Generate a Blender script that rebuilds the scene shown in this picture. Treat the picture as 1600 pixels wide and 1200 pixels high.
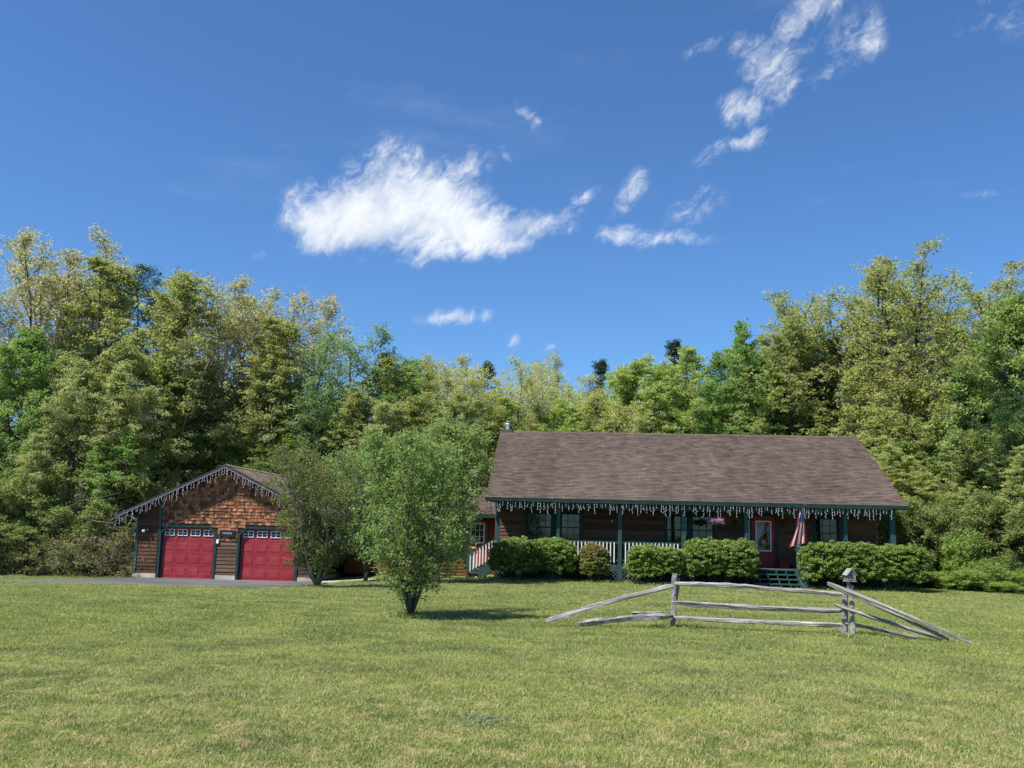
import bpy, math, random
import numpy as np
from mathutils import Vector, Matrix

# ------------------------------------------------------------------ camera, world, sun
for o in list(bpy.data.objects): bpy.data.objects.remove(o)
scene = bpy.context.scene
COL = scene.collection
R = math.radians
PSI = 0.0712                         # the houses are turned 4 degrees clockwise
SUN_EL, SUN_AWAY = R(56), R(52)      # elevation; angle between sun and the facade's normal
cam_d = bpy.data.cameras.new('camera'); cam = bpy.data.objects.new('camera', cam_d); COL.objects.link(cam)
cam_d.sensor_width = 36; cam_d.lens = 32.88; cam_d.clip_start = 0.1; cam_d.clip_end = 3000
cam.matrix_world = Matrix.Translation((0, 0, 1.65)) @ Matrix.Rotation(R(90) + 0.1562, 4, 'X') @ Matrix.Rotation(0.0239, 4, 'Z')
scene.camera = cam
scene.cycles.max_bounces = 6; scene.cycles.diffuse_bounces = 4; scene.cycles.glossy_bounces = 2; scene.cycles.transmission_bounces = 3; scene.cycles.transparent_max_bounces = 8
vs = scene.view_settings
vs.view_transform = 'Standard'; vs.look = 'None'; vs.gamma = 1; vs.use_curve_mapping = False
vs.exposure = 0.85

nx, ny = math.sin(PSI), math.cos(PSI); ex, ey = math.cos(PSI), -math.sin(PSI)
sx = -nx*math.cos(SUN_AWAY) - ex*math.sin(SUN_AWAY); sy = -ny*math.cos(SUN_AWAY) - ey*math.sin(SUN_AWAY)
sun_dir = Vector((sx*math.cos(SUN_EL), sy*math.cos(SUN_EL), math.sin(SUN_EL)))
sun_d = bpy.data.lights.new('sun', 'SUN'); sun = bpy.data.objects.new('sun', sun_d); COL.objects.link(sun)
sun_d.energy = 4.4; sun_d.angle = R(0.5); sun_d.color = (1, 0.95, 0.87)
sun.rotation_euler = sun_dir.to_track_quat('Z', 'Y').to_euler(); sun.location = sun_dir*60

class NT:
    def __init__(s, tree): s.t = tree; s.n = tree.nodes; s.l = tree.links
    def node(s, typ, **k):
        n = s.n.new(typ)
        for a, b in k.items(): setattr(n, a, b)
        return n
    def put(s, sock, v):
        if hasattr(v, 'is_output'): s.l.new(v, sock)
        elif v is not None:
            if isinstance(v, (tuple, list)) and len(v) == 3 and sock.type == 'RGBA': v = (*v, 1)
            sock.default_value = v
    def m(s, op, a, b=None, c=None, clamp=False):
        n = s.node('ShaderNodeMath', operation=op, use_clamp=clamp)
        s.put(n.inputs[0], a); s.put(n.inputs[1], b)
        if c is not None: s.put(n.inputs[2], c)
        return n.outputs[0]
    def v(s, op, a, b=None, out=0):
        n = s.node('ShaderNodeVectorMath', operation=op)
        s.put(n.inputs[0], a); s.put(n.inputs[1], b)
        return n.outputs['Value'] if op in ('DOT_PRODUCT', 'LENGTH', 'DISTANCE') else n.outputs[0]
    def noise(s, vec, scale, detail=4, rough=0.55, col=False, w=None):
        n = s.node('ShaderNodeTexNoise'); s.put(n.inputs['Vector'], vec)
        n.inputs['Scale'].default_value = scale; n.inputs['Detail'].default_value = detail; n.inputs['Roughness'].default_value = rough
        return n.outputs['Color' if col else 'Fac']
    def ramp(s, fac, a, b, lo=0.0, hi=1.0):      # smooth map range
        n = s.node('ShaderNodeMapRange', interpolation_type='SMOOTHSTEP')
        s.put(n.inputs[0], fac); n.inputs[1].default_value = a; n.inputs[2].default_value = b
        n.inputs[3].default_value = lo; n.inputs[4].default_value = hi
        return n.outputs[0]
    def mix(s, fac, a, b, mode='MIX'):
        n = s.node('ShaderNodeMix', data_type='RGBA', blend_type=mode)
        s.put(n.inputs[0], fac); s.put(n.inputs[6], a); s.put(n.inputs[7], b)
        return n.outputs[2]

world = bpy.data.worlds.new('World'); scene.world = world; world.use_nodes = True
wt = NT(world.node_tree); wt.n.clear()
sky = wt.node('ShaderNodeTexSky', sky_type='NISHITA'); sky.sun_disc = False
sky.sun_elevation = SUN_EL; sky.sun_rotation = math.atan2(sun_dir.x, sun_dir.y)
sky.air_density = 1.0; sky.dust_density = 0.4; sky.ozone_density = 3.0; sky.altitude = 300
bgn = wt.node('ShaderNodeBackground'); wo = wt.node('ShaderNodeOutputWorld')
tc = wt.node('ShaderNodeTexCoord')
dirv = wt.v('NORMALIZE', tc.outputs['Generated'])
def tangent(c):
    c = Vector(c).normalized(); t1 = Vector((c.y, -c.x, 0)).normalized(); t2 = t1.cross(c); return c, t1, t2
# clouds: soft lobes at fixed directions of the sky, torn by fractal noise  (x, y, z direction, half width, half height, turn, strength)
CLOUDS = [ (-0.1637,0.9327,0.3213,0.0953,0.0527,0.087,1.35),(-0.1113,0.9370,0.3311,0.1010,0.0582,-0.087,1.3),(-0.0545,0.9464,0.3183,0.0992,0.0379,-0.105,1.2),(-0.1310,0.9219,0.3646,0.0635,0.0322,0.140,0.85),(-0.2054,0.9284,0.3098,0.0490,0.0389,0.000,1.15),(-0.0618,0.9304,0.3613,0.0513,0.0325,0.611,0.68),(0.0095,0.9477,0.3189,0.0794,0.0242,0.052,0.9),(0.0531,0.9446,0.3238,0.0388,0.0190,0.524,0.68),(-0.1110,0.9524,0.2838,0.0388,0.0190,0.349,0.5),(-0.1112,0.9461,0.3042,0.1118,0.0292,0.000,0.9),(0.0720,0.9333,0.3517,0.0257,0.0137,0.524,0.55),(0.1183,0.9288,0.3512,0.0170,0.0324,-0.524,0.6),(0.1203,0.9434,0.3090,0.0515,0.0206,-0.087,0.75),(0.1567,0.9403,0.3020,0.0470,0.0171,0.087,0.7),(0.1842,0.9266,0.3278,0.0508,0.0288,0.524,0.52),(0.1891,0.9355,0.2985,0.0213,0.0136,0.000,0.55),(-0.0604,0.9713,0.2301,0.0479,0.0148,0.140,0.85),(0.0002,0.9788,0.2047,0.0157,0.0192,0.349,0.45),(0.0455,0.9800,0.1935,0.0122,0.0070,0.000,0.35),(0.0111,0.9052,0.4249,0.0135,0.0269,0.349,0.6),(-0.0157,0.9207,0.3900,0.0102,0.0136,0.349,0.4),(0.0522,0.9020,0.4286,0.0201,0.0201,0.000,0.3),(0.2782,0.8250,0.4918,0.0547,0.0265,0.733,0.85),(0.2535,0.8470,0.4672,0.0558,0.0303,0.436,0.66),(0.2538,0.8609,0.4410,0.0338,0.0258,0.698,0.62),(0.2268,0.8800,0.4173,0.0360,0.0327,0.349,0.68),(0.2174,0.8959,0.3874,0.0513,0.0166,0.384,0.75),(0.3188,0.8208,0.4741,0.0511,0.0341,0.873,0.36),(0.3040,0.8419,0.4459,0.0592,0.0189,0.349,0.38),(0.1870,0.8552,0.4834,0.0483,0.0145,0.349,0.5),(0.3376,0.8149,0.4712,0.0200,0.0385,0.000,0.5),(0.2288,0.8470,0.4799,0.0399,0.0239,0.524,0.42),(-0.2648,0.9261,0.2687,0.0151,0.0101,0.000,0.3),(0.4495,0.8327,0.3234,0.0688,0.0092,0.087,0.27),(0.4271,0.7734,0.4684,0.0806,0.0366,-0.175,0.36), ]
warp = wt.noise(dirv, 9, 3, 0.6, col=True)
wv = wt.v('SUBTRACT', warp, (0.5, 0.5, 0.5))
n_ = wt.node('ShaderNodeVectorMath', operation='SCALE'); wt.put(n_.inputs[0], wv); n_.inputs['Scale'].default_value = 0.055
dw = wt.v('ADD', dirv, n_.outputs[0])
tot = None
for (cx, cy, cz, ra, rb, turn, st) in CLOUDS:
    c, t1, t2 = tangent((cx, cy, cz))
    a1 = (t1*math.cos(turn) + t2*math.sin(turn))/ra; a2 = (-t1*math.sin(turn) + t2*math.cos(turn))/rb
    d = wt.v('SUBTRACT', dw, tuple(c))
    q1 = wt.v('DOT_PRODUCT', d, tuple(a1)); q2 = wt.v('DOT_PRODUCT', d, tuple(a2))
    n_ = wt.node('ShaderNodeCombineXYZ'); wt.put(n_.inputs[0], q1); wt.put(n_.inputs[1], q2)
    wt.put(n_.inputs[2], wt.m('MULTIPLY', wt.v('DOT_PRODUCT', d, tuple(c)), 4.0))
    r = wt.v('LENGTH', n_.outputs[0])
    f = wt.m('MULTIPLY', wt.ramp(r, 0.0, 1.25, 1.0, 0.0), st)
    tot = f if tot is None else wt.m('MAXIMUM', tot, f)
# fibrous fractal noise, drawn out along the wind, eats into the soft lobes
wn = wt.v('SUBTRACT', wt.noise(dirv, 26, 2, 0.6, col=True), (0.5, 0.5, 0.5))
n_ = wt.node('ShaderNodeVectorMath', operation='SCALE'); wt.put(n_.inputs[0], wn); n_.inputs['Scale'].default_value = 0.035
dv2 = wt.v('ADD', dirv, n_.outputs[0])
nz = wt.noise(dv2, 13, 5, 0.66)
streak = wt.v('MULTIPLY', dv2, (1.0, 1.0, 1.0))
rn = wt.node('ShaderNodeVectorRotate', rotation_type='Y_AXIS'); wt.put(rn.inputs['Vector'], streak); rn.inputs['Angle'].default_value = math.radians(50)
st = wt.v('MULTIPLY', rn.outputs[0], (1.0, 1.6, 2.4))
nz3 = wt.noise(st, 27, 7, 0.7)
tear = wt.m('ADD', wt.m('MULTIPLY', wt.m('SUBTRACT', nz, 0.5), 1.5), wt.m('MULTIPLY', wt.m('SUBTRACT', nz3, 0.5), 1.9))
tear = wt.m('MULTIPLY', tear, wt.ramp(tot, 0.65, 1.1, 1.0, 0.45))
dens = wt.m('ADD', tot, wt.m('MULTIPLY', tear, wt.ramp(tot, 0.0, 0.4, 0.0, 1.0)))
alpha = wt.m('POWER', wt.ramp(dens, 0.14, 1.3, 0.0, 1.0), 1.0)
shade = wt.ramp(wt.m('ADD', wt.noise(dirv, 13, 4, 0.55), wt.m('MULTIPLY', wt.m('SUBTRACT', nz3, 0.5), 0.35)), 0.38, 0.62, 0.0, 1.0)
cloudcol = wt.mix(shade, (5.9, 6.4, 7.2), (7.7, 7.95, 8.2))
# thin high veil
veil = wt.m('MULTIPLY', wt.ramp(wt.noise(wt.v('MULTIPLY', dirv, (1.2, 1.2, 5)), 3.0, 6, 0.6), 0.56, 0.9), 0.16)
skyc = wt.mix(1.0, sky.outputs[0], (0.60, 0.91, 1.22), 'MULTIPLY')
skyc = wt.mix(veil, skyc, (6.5, 7.0, 8.0))
final = wt.mix(wt.m('MULTIPLY', alpha, 0.95), skyc, cloudcol)
wt.put(bgn.inputs[0], final); bgn.inputs[1].default_value = 0.072
wt.l.new(bgn.outputs[0], wo.inputs[0])
world.cycles.sampling_method = 'MANUAL'; world.cycles.sample_map_resolution = 512

# ------------------------------------------------------------------ helpers
def gz(x, y):
    """height of the lawn at a point"""
    def ss(t): t = min(max(t, 0), 1); return t*t*(3-2*t)
    z = -0.27*ss((y-20)/16.0) - 0.33*ss((-x-3)/6.0)*ss((y-25)/12.0)
    z += 0.05*math.sin(x*0.31+1.1)*math.sin(y*0.23+0.4)*min(1, max(0, (34-y)/10))*min(1, max(0, (y-4)/5))
    return z

class MB:
    """collects shapes for ONE mesh object"""
    def __init__(s): s.v = []; s.f = []; s.tint = []
    def add(s, vs_, fs_, tint=0.5):
        k = len(s.v); s.v += [tuple(p) for p in vs_]; s.f += [tuple(i+k for i in f) for f in fs_]; s.tint += [tint]*len(vs_); return s
    def box(s, x0, x1, y0, y1, z0, z1, tint=0.5):
        return s.add([(x0,y0,z0),(x1,y0,z0),(x1,y1,z0),(x0,y1,z0),(x0,y0,z1),(x1,y0,z1),(x1,y1,z1),(x0,y1,z1)],
                     [(0,3,2,1),(4,5,6,7),(0,1,5,4),(1,2,6,5),(2,3,7,6),(3,0,4,7)], tint)
    def prism(s, poly, y0, y1):
        """polygon in the x-z plane pushed from y0 to y1"""
        n = len(poly); vs_ = [(x, y0, z) for x, z in poly] + [(x, y1, z) for x, z in poly]
        fs_ = [tuple(range(n)), tuple(range(2*n-1, n-1, -1))] + [((i+1) % n, i, i+n, (i+1) % n+n) for i in range(n)]
        return s.add(vs_, fs_)
    def beam(s, p, q, w, h, up=(0, 0, 1)):
        p, q = Vector(p), Vector(q); d = (q-p).normalized(); up = Vector(up)
        if abs(d.dot(up)) > 0.98: up = Vector((0, 1, 0))
        a = d.cross(up).normalized()*w/2; b = a.cross(d).normalized()*h/2
        vs_ = [p-a-b, p+a-b, p+a+b, p-a+b, q-a-b, q+a-b, q+a+b, q-a+b]
        return s.add(vs_, [(3,2,1,0),(4,5,6,7),(0,1,5,4),(1,2,6,5),(2,3,7,6),(3,0,4,7)])
    def tube(s, pts, rad, n=6, cap=True, tint=0.5):
        pts = [Vector(p) for p in pts]; k0 = len(s.v); m = len(pts)
        if not hasattr(rad, '__len__'): rad = [rad]*m
        prev = None
        for i, p in enumerate(pts):
            d = (pts[min(i+1, m-1)]-pts[max(i-1, 0)]); d = d.normalized() if d.length > 1e-9 else Vector((0, 0, 1))
            if prev is None: a = d.orthogonal().normalized()
            else:
                a = prev - d*prev.dot(d); a = a.normalized() if a.length > 1e-6 else d.orthogonal().normalized()
            prev = a; b = d.cross(a)
            for j in range(n):
                t = 2*math.pi*j/n; s.v.append(tuple(p+(a*math.cos(t)+b*math.sin(t))*rad[i]))
        for i in range(m-1):
            for j in range(n):
                s.f.append((k0+i*n+j, k0+i*n+(j+1) % n, k0+(i+1)*n+(j+1) % n, k0+(i+1)*n+j))
        if cap: s.f.append(tuple(k0+j for j in reversed(range(n)))); s.f.append(tuple(k0+(m-1)*n+j for j in range(n)))
        s.tint += [tint]*(n*m); return s
    def cyl(s, x, y, z0, z1, r, n=12, r1=None): return s.tube([(x, y, z0), (x, y, z1)], [r, r if r1 is None else r1], n)
    def mesh(s, name, mat=None, smooth=False, tint=False):
        me = bpy.data.meshes.new(name); me.from_pydata(s.v, [], s.f)
        if mat: me.materials.append(mat)
        if smooth: me.polygons.foreach_set('use_smooth', [True]*len(me.polygons))
        if tint:
            a = me.attributes.new('tint', 'FLOAT', 'POINT'); a.data.foreach_set('value', s.tint)
        me.update(); return me

def link(name, data, parent=None, loc=None, rot=None):
    o = bpy.data.objects.new(name, data); COL.objects.link(o)
    if parent: o.parent = parent
    if loc is not None: o.location = loc
    if rot is not None: o.rotation_euler = rot
    return o
def part(name, mb, mat, parent, smooth=False, label=None, kind=None, loc=None, rot=None, tint=False):
    me = mb if isinstance(mb, bpy.types.Mesh) else mb.mesh(name, mat, smooth, tint)
    o = link(name, me, parent, loc, rot)
    if label: o['label'] = label
    if kind: o['kind'] = kind
    return o
def tag(o, label, cat, group=None, kind=None):
    o['label'] = label; o['category'] = cat
    if group: o['group'] = group
    if kind: o['kind'] = kind
    return o
def thing(name, label, cat, loc=(0, 0, 0), rz=0, group=None):
    return tag(link(name, None, None, loc, (0, 0, rz)), label, cat, group)
def structure(o): o['kind'] = 'structure'; return o
AX, AY = -0.9244, 38.186             # front left corner of the house roof
def W(u, v, z=0): return (AX+u*ex+v*nx, AY+u*ey+v*ny, z)

def fast_mesh(name, verts, quads, mat, tint=None, tris=False):
    k = 3 if tris else 4
    me = bpy.data.meshes.new(name); nf = len(quads)
    me.vertices.add(len(verts)); me.vertices.foreach_set('co', np.asarray(verts, np.float32).ravel())
    me.loops.add(nf*k); me.loops.foreach_set('vertex_index', np.asarray(quads, np.int32).ravel())
    me.polygons.add(nf); me.polygons.foreach_set('loop_start', np.arange(nf, dtype=np.int32)*k)
    me.polygons.foreach_set('loop_total', np.full(nf, k, np.int32))
    if tint is not None:
        a = me.attributes.new('tint', 'FLOAT', 'POINT'); a.data.foreach_set('value', np.asarray(tint, np.float32))
    if mat: me.materials.append(mat)
    me.update(); me.validate(); return me

# ------------------------------------------------------------------ materials
def newmat(name):
    m = bpy.data.materials.new(name); m.use_nodes = True; t = NT(m.node_tree); t.n.clear()
    return m, t, t.node('ShaderNodeOutputMaterial')
def bsdf(t, out, col, rough=0.8, bump=None, bump_s=0.3, spec=0.3, metal=0, dist=0.01):
    b = t.node('ShaderNodeBsdfPrincipled'); t.put(b.inputs['Base Color'], col); t.put(b.inputs['Roughness'], rough)
    b.inputs['Specular IOR Level'].default_value = spec; b.inputs['Metallic'].default_value = metal
    if bump is not None:
        n = t.node('ShaderNodeBump'); n.inputs['Strength'].default_value = bump_s; n.inputs['Distance'].default_value = dist
        t.put(n.inputs['Height'], bump); t.l.new(n.outputs[0], b.inputs['Normal'])
    t.l.new(b.outputs[0], out.inputs[0]); return b
def objco(t, s=(1, 1, 1)):
    c = t.node('ShaderNodeTexCoord'); return t.v('MULTIPLY', c.outputs['Object'], s)
def rnd(t):
    a = t.node('ShaderNodeObjectInfo').outputs['Random']; b = t.node('ShaderNodeNewGeometry').outputs['Random Per Island']
    return t.m('FRACT', t.m('ADD', a, b))
def paint(name, col, rough=0.6, var=0.12, scale=6, bump_s=0.15, spec=0.3, metal=0):
    m, t, out = newmat(name)
    n = t.noise(objco(t), scale, 5); f = t.ramp(n, 0.3, 0.7)
    c = t.mix(f, tuple(x*(1-var) for x in col), tuple(min(1, x*(1+var)) for x in col))
    bsdf(t, out, c, rough, t.noise(objco(t), scale*12, 3), bump_s, spec, metal); return m
def wood(name, dark, light, stretch=(0.6, 12, 12), scale=3, rough=0.75, rvar=0.35, weather=0):
    m, t, out = newmat(name)
    co = t.v('ADD', objco(t, stretch), t.v('MULTIPLY', t.node('ShaderNodeObjectInfo').outputs['Location'], (3.1, 1.7, 2.3)))
    g = t.noise(co, scale, 6, 0.65); r = rnd(t)
    c = t.mix(t.ramp(g, 0.3, 0.72), dark, light)
    c = t.mix(1.0, c, t.mix(r, (1-rvar,)*3, (1+rvar*0.6,)*3), 'MULTIPLY')
    if weather:
        p = t.ramp(t.noise(t.v('ADD', objco(t, (1.0, 2.0, 2.0)), t.v('MULTIPLY', t.node('ShaderNodeObjectInfo').outputs['Location'], (5.3, 4.7, 7.3))), 7, 6, 0.8), 0.58, 0.68)
        c = t.mix(t.m('MULTIPLY', p, weather), c, (0.66, 0.66, 0.6))
    bsdf(t, out, c, rough, g, 0.5, 0.2); return m

M = {}
M['siding'] = wood('cedar_siding', (0.068, 0.038, 0.025), (0.175, 0.105, 0.066))
M['siding_garage'] = wood('garage_cedar_siding', (0.062, 0.029, 0.019), (0.135, 0.064, 0.04))
M['siding_red'] = wood('red_cedar_siding', (0.13, 0.04, 0.02), (0.26, 0.10, 0.05))
M['shake'] = wood('cedar_shake', (0.12, 0.046, 0.022), (0.46, 0.21, 0.105), (14, 14, 1.2), 2.5, rvar=0.7)
M['green'] = paint('dark_green_paint', (0.012, 0.042, 0.04), 0.5, 0.2)
M['green_post'] = wood('green_stained_wood', (0.022, 0.06, 0.058), (0.045, 0.105, 0.098), (9, 9, 0.7), 3, 0.6, 0.12)
M['lattice'] = paint('grey_green_lattice', (0.12, 0.16, 0.165), 0.7)
M['white'] = paint('white_paint', (0.78, 0.78, 0.76), 0.5, 0.06)
M['strand'] = paint('pale_wire', (0.50, 0.48, 0.54), 0.35, 0.1)
M['concrete'] = paint('concrete', (0.42, 0.39, 0.34), 0.9, 0.22, 3, 0.4)
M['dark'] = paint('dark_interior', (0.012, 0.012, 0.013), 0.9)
M['black'] = paint('black_metal', (0.018, 0.018, 0.02), 0.4)
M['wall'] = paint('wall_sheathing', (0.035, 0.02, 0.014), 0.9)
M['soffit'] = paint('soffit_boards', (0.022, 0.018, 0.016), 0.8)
M['deck'] = wood('deck_boards', (0.10, 0.08, 0.07), (0.2, 0.16, 0.13), (0.5, 10, 10))
M['zinc'] = paint('galvanised_steel', (0.62, 0.63, 0.64), 0.35, 0.1, 8, 0.1, 0.5, 0.8)
M['curtain'] = paint('lace_curtain', (0.065, 0.095, 0.09), 0.9, 0.25, 10)
M['grey_wood'] = wood('weathered_rail', (0.05, 0.045, 0.04), (0.44, 0.42, 0.39), (0.7, 22, 22), 2.2, 0.9, 0.3, weather=0.7)
M['grey_post'] = wood('weathered_post', (0.09, 0.08, 0.075), (0.46, 0.44, 0.43), (18, 18, 0.9), 3.0, 0.9, 0.22, weather=0.35)
M['dark_trim'] = paint('dark_grey_trim', (0.03, 0.036, 0.038), 0.6)
M['bark'] = wood('grey_bark', (0.05, 0.042, 0.036), (0.17, 0.15, 0.13), (4, 4, 1), 2.0, 0.95, 0.2)
M['bark_pale'] = wood('pale_bark', (0.26, 0.24, 0.22), (0.52, 0.5, 0.46), (4, 4, 1), 2.0, 0.95, 0.15)
M['bark_mid'] = wood('silvery_bark', (0.10, 0.09, 0.08), (0.27, 0.25, 0.22), (4, 4, 1), 2.0, 0.95, 0.2)
M['bark_dark'] = wood('dark_bark', (0.025, 0.021, 0.018), (0.09, 0.078, 0.066), (4, 4, 1), 2.0, 0.95, 0.2)
M['terracotta'] = paint('brown_plastic', (0.09, 0.055, 0.04), 0.6)

def door_red():
    m, t, out = newmat('red_door_paint')
    n = t.noise(objco(t, (1, 1, 1)), 2.2, 5, 0.6); sp = t.noise(objco(t), 30, 3)
    c = t.mix(t.ramp(n, 0.35, 0.7), (0.26, 0.02, 0.028), (0.34, 0.036, 0.046))
    c = t.mix(t.ramp(t.m('MULTIPLY', sp, n), 0.26, 0.4, 0, 0.5), c, (0.19, 0.045, 0.045))
    bsdf(t, out, c, 0.5, sp, 0.08, 0.35); return m
M['red'] = door_red()
def glass():
    m, t, out = newmat('window_glass')
    tr = t.node('ShaderNodeBsdfTransparent'); tr.inputs[0].default_value = (0.72, 0.78, 0.76, 1)
    gl = t.node('ShaderNodeBsdfGlossy'); gl.inputs['Roughness'].default_value = 0.03; gl.inputs[0].default_value = (1, 1, 1, 1)
    fr = t.node('ShaderNodeFresnel'); bf = t.node('ShaderNodeNewGeometry').outputs['Backfacing']; t.l.new(t.m('ADD', 1.5, t.m('MULTIPLY', bf, 1/1.5-1.5)), fr.inputs[0])
    mx = t.node('ShaderNodeMixShader'); t.l.new(fr.outputs[0], mx.inputs[0])
    t.l.new(tr.outputs[0], mx.inputs[1]); t.l.new(gl.outputs[0], mx.inputs[2]); t.l.new(mx.outputs[0], out.inputs[0]); return m
M['glass'] = glass()
def roofmat(name, a, b, c_):
    m, t, out = newmat(name)
    r = t.node('ShaderNodeNewGeometry').outputs['Random Per Island']
    broad = t.noise(objco(t, (1.0, 0.35, 0.35)), 0.55, 5, 0.6); fine = t.noise(objco(t), 40, 4, 0.7)
    mid = t.noise(objco(t, (1, 0.5, 0.5)), 2.2, 5, 0.65)
    col = t.mix(t.ramp(broad, 0.36, 0.64), a, b)
    col = t.mix(t.ramp(mid, 0.45, 0.7, 0, 0.5), col, c_)
    col = t.mix(1.0, col, t.mix(r, (0.72, 0.72, 0.74), (1.24, 1.22, 1.2)), 'MULTIPLY')
    col = t.mix(1.0, col, t.mix(t.ramp(fine, 0.3, 0.7), (0.82,)*3, (1.15,)*3), 'MULTIPLY')
    bsdf(t, out, col, 0.95, fine, 0.5, 0.15, dist=0.004); return m
M['roof'] = roofmat('brown_asphalt_shingles', (0.084, 0.063, 0.053), (0.110, 0.083, 0.069), (0.145, 0.112, 0.092))
M['roof_garage'] = roofmat('tan_asphalt_shingles', (0.17, 0.13, 0.098), (0.24, 0.185, 0.138), (0.29, 0.235, 0.185))

def leafmat(name, a, b, c_, trans=0.54, gloss=0.012):
    m, t, out = newmat(name)
    at = t.node('ShaderNodeAttribute'); at.attribute_name = 'tint'
    r = t.node('ShaderNodeObjectInfo').outputs['Random']
    col = t.mix(t.ramp(at.outputs['Fac'], 0.0, 1.0), a, b)
    col = t.mix(t.ramp(r, 0, 1, 0.0, 0.55), col, c_)
    d = t.node('ShaderNodeBsdfDiffuse'); t.put(d.inputs[0], col)
    tr = t.node('ShaderNodeBsdfTranslucent'); t.put(tr.inputs[0], t.mix(1.0, col, (1.08, 1.12, 0.72), 'MULTIPLY'))
    mx = t.node('ShaderNodeMixShader'); mx.inputs[0].default_value = trans
    t.l.new(d.outputs[0], mx.inputs[1]); t.l.new(tr.outputs[0], mx.inputs[2])
    g = t.node('ShaderNodeBsdfGlossy'); g.inputs['Roughness'].default_value = 0.55
    mx2 = t.node('ShaderNodeMixShader'); mx2.inputs[0].default_value = gloss
    t.l.new(mx.outputs[0], mx2.inputs[1]); t.l.new(g.outputs[0], mx2.inputs[2]); t.l.new(mx2.outputs[0], out.inputs[0]); return m
LEAF = {
 'airy':      leafmat('leaf_tan_olive', (0.314, 0.312, 0.153), (0.648, 0.559, 0.326), (0.410, 0.424, 0.198)),
 'olive':     leafmat('leaf_olive', (0.216, 0.262, 0.099), (0.476, 0.477, 0.194), (0.328, 0.378, 0.160)),
 'yairy':     leafmat('leaf_yellow_olive', (0.268, 0.293, 0.107), (0.549, 0.530, 0.212), (0.371, 0.428, 0.174)),
 'yoak':      leafmat('leaf_yellow_green', (0.308, 0.367, 0.131), (0.605, 0.603, 0.252), (0.410, 0.483, 0.196)),
 'yellow':    leafmat('leaf_spring_yellow', (0.276, 0.358, 0.109), (0.524, 0.593, 0.206), (0.342, 0.463, 0.149)),
 'pale':      leafmat('leaf_pale', (0.349, 0.378, 0.141), (0.629, 0.588, 0.256), (0.412, 0.471, 0.169)),
 'bright':    leafmat('leaf_fresh_green', (0.150, 0.253, 0.073), (0.308, 0.454, 0.138), (0.239, 0.363, 0.113)),
 'green':     leafmat('leaf_mid_green', (0.173, 0.255, 0.083), (0.403, 0.484, 0.168), (0.266, 0.367, 0.127)),
 'greyg':     leafmat('leaf_grey_green', (0.239, 0.296, 0.128), (0.533, 0.540, 0.256), (0.381, 0.431, 0.200)),
 'bluegreen': leafmat('leaf_blue_green', (0.151, 0.252, 0.101), (0.319, 0.430, 0.182), (0.239, 0.377, 0.140)),
 'pine':      leafmat('pine_needles', (0.038, 0.085, 0.028), (0.103, 0.177, 0.057), (0.061, 0.128, 0.045), 0.15),
 'spruce':    leafmat('spruce_needles', (0.022, 0.047, 0.025), (0.055, 0.096, 0.044), (0.036, 0.074, 0.034), 0.15),
 'ushrub':    leafmat('leaf_understory', (0.120, 0.179, 0.058), (0.359, 0.407, 0.153), (0.281, 0.341, 0.127)),
 'bramble':   leafmat('leaf_bramble', (0.231, 0.216, 0.111), (0.462, 0.410, 0.204), (0.300, 0.324, 0.130)),
 'weed':      leafmat('leaf_weed', (0.198, 0.280, 0.071), (0.353, 0.452, 0.132), (0.268, 0.373, 0.099)),
 'bush':      leafmat('leaf_porch_bush', (0.135, 0.203, 0.044), (0.305, 0.397, 0.096), (0.214, 0.307, 0.068), 0.35, 0.03),
 'boxwood':   leafmat('leaf_ball_shrub', (0.163, 0.192, 0.061), (0.391, 0.385, 0.131), (0.281, 0.284, 0.087)),
 'apple':     leafmat('leaf_yard_tree', (0.150, 0.229, 0.074), (0.338, 0.439, 0.154), (0.250, 0.334, 0.116)),
 'willow':    leafmat('leaf_soft_green', (0.187, 0.263, 0.098), (0.394, 0.466, 0.184), (0.297, 0.365, 0.133)),
}
LEAF['tan'] = leafmat('leaf_tan_growth', (0.30, 0.22, 0.10), (0.45, 0.34, 0.18), (0.36, 0.28, 0.13))
LEAF['silver'] = leafmat('leaf_silver_weed', (0.17, 0.24, 0.13), (0.30, 0.37, 0.23), (0.24, 0.30, 0.18))
LEAF['crab'] = leafmat('leaf_olive_brown', (0.11, 0.14, 0.045), (0.23, 0.26, 0.09), (0.16, 0.19, 0.06))
LEAF['birch'] = LEAF['pale']

def lawncol(t):
    g = t.node('ShaderNodeNewGeometry').outputs['Position']
    p = t.v('MULTIPLY', g, (1, 1, 0.0))
    big = t.noise(p, 0.16, 5, 0.6); mid = t.noise(t.v('ADD', p, (7, 3, 0)), 0.8, 5, 0.65); sm = t.noise(p, 3.4, 5, 0.7)
    col = t.mix(t.ramp(mid, 0.35, 0.65), (0.13, 0.172, 0.050), (0.27, 0.305, 0.096))
    col = t.mix(t.ramp(big, 0.4, 0.65, 0, 0.6), col, (0.22, 0.262, 0.06))
    # drier straw tone in the nearest part of the lawn
    y = t.node('ShaderNodeSeparateXYZ'); t.l.new(g, y.inputs[0])
    near = t.ramp(t.m('ADD', y.outputs[1], t.m('MULTIPLY', mid, 6)), 9.0, 19.0, 1.0, 0.0)
    dry = t.m('MULTIPLY', t.ramp(sm, 0.42, 0.68), t.m('ADD', t.m('MULTIPLY', near, 0.85), 0.16))
    col = t.mix(dry, col, (0.40, 0.345, 0.17))
    return col, sm
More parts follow.
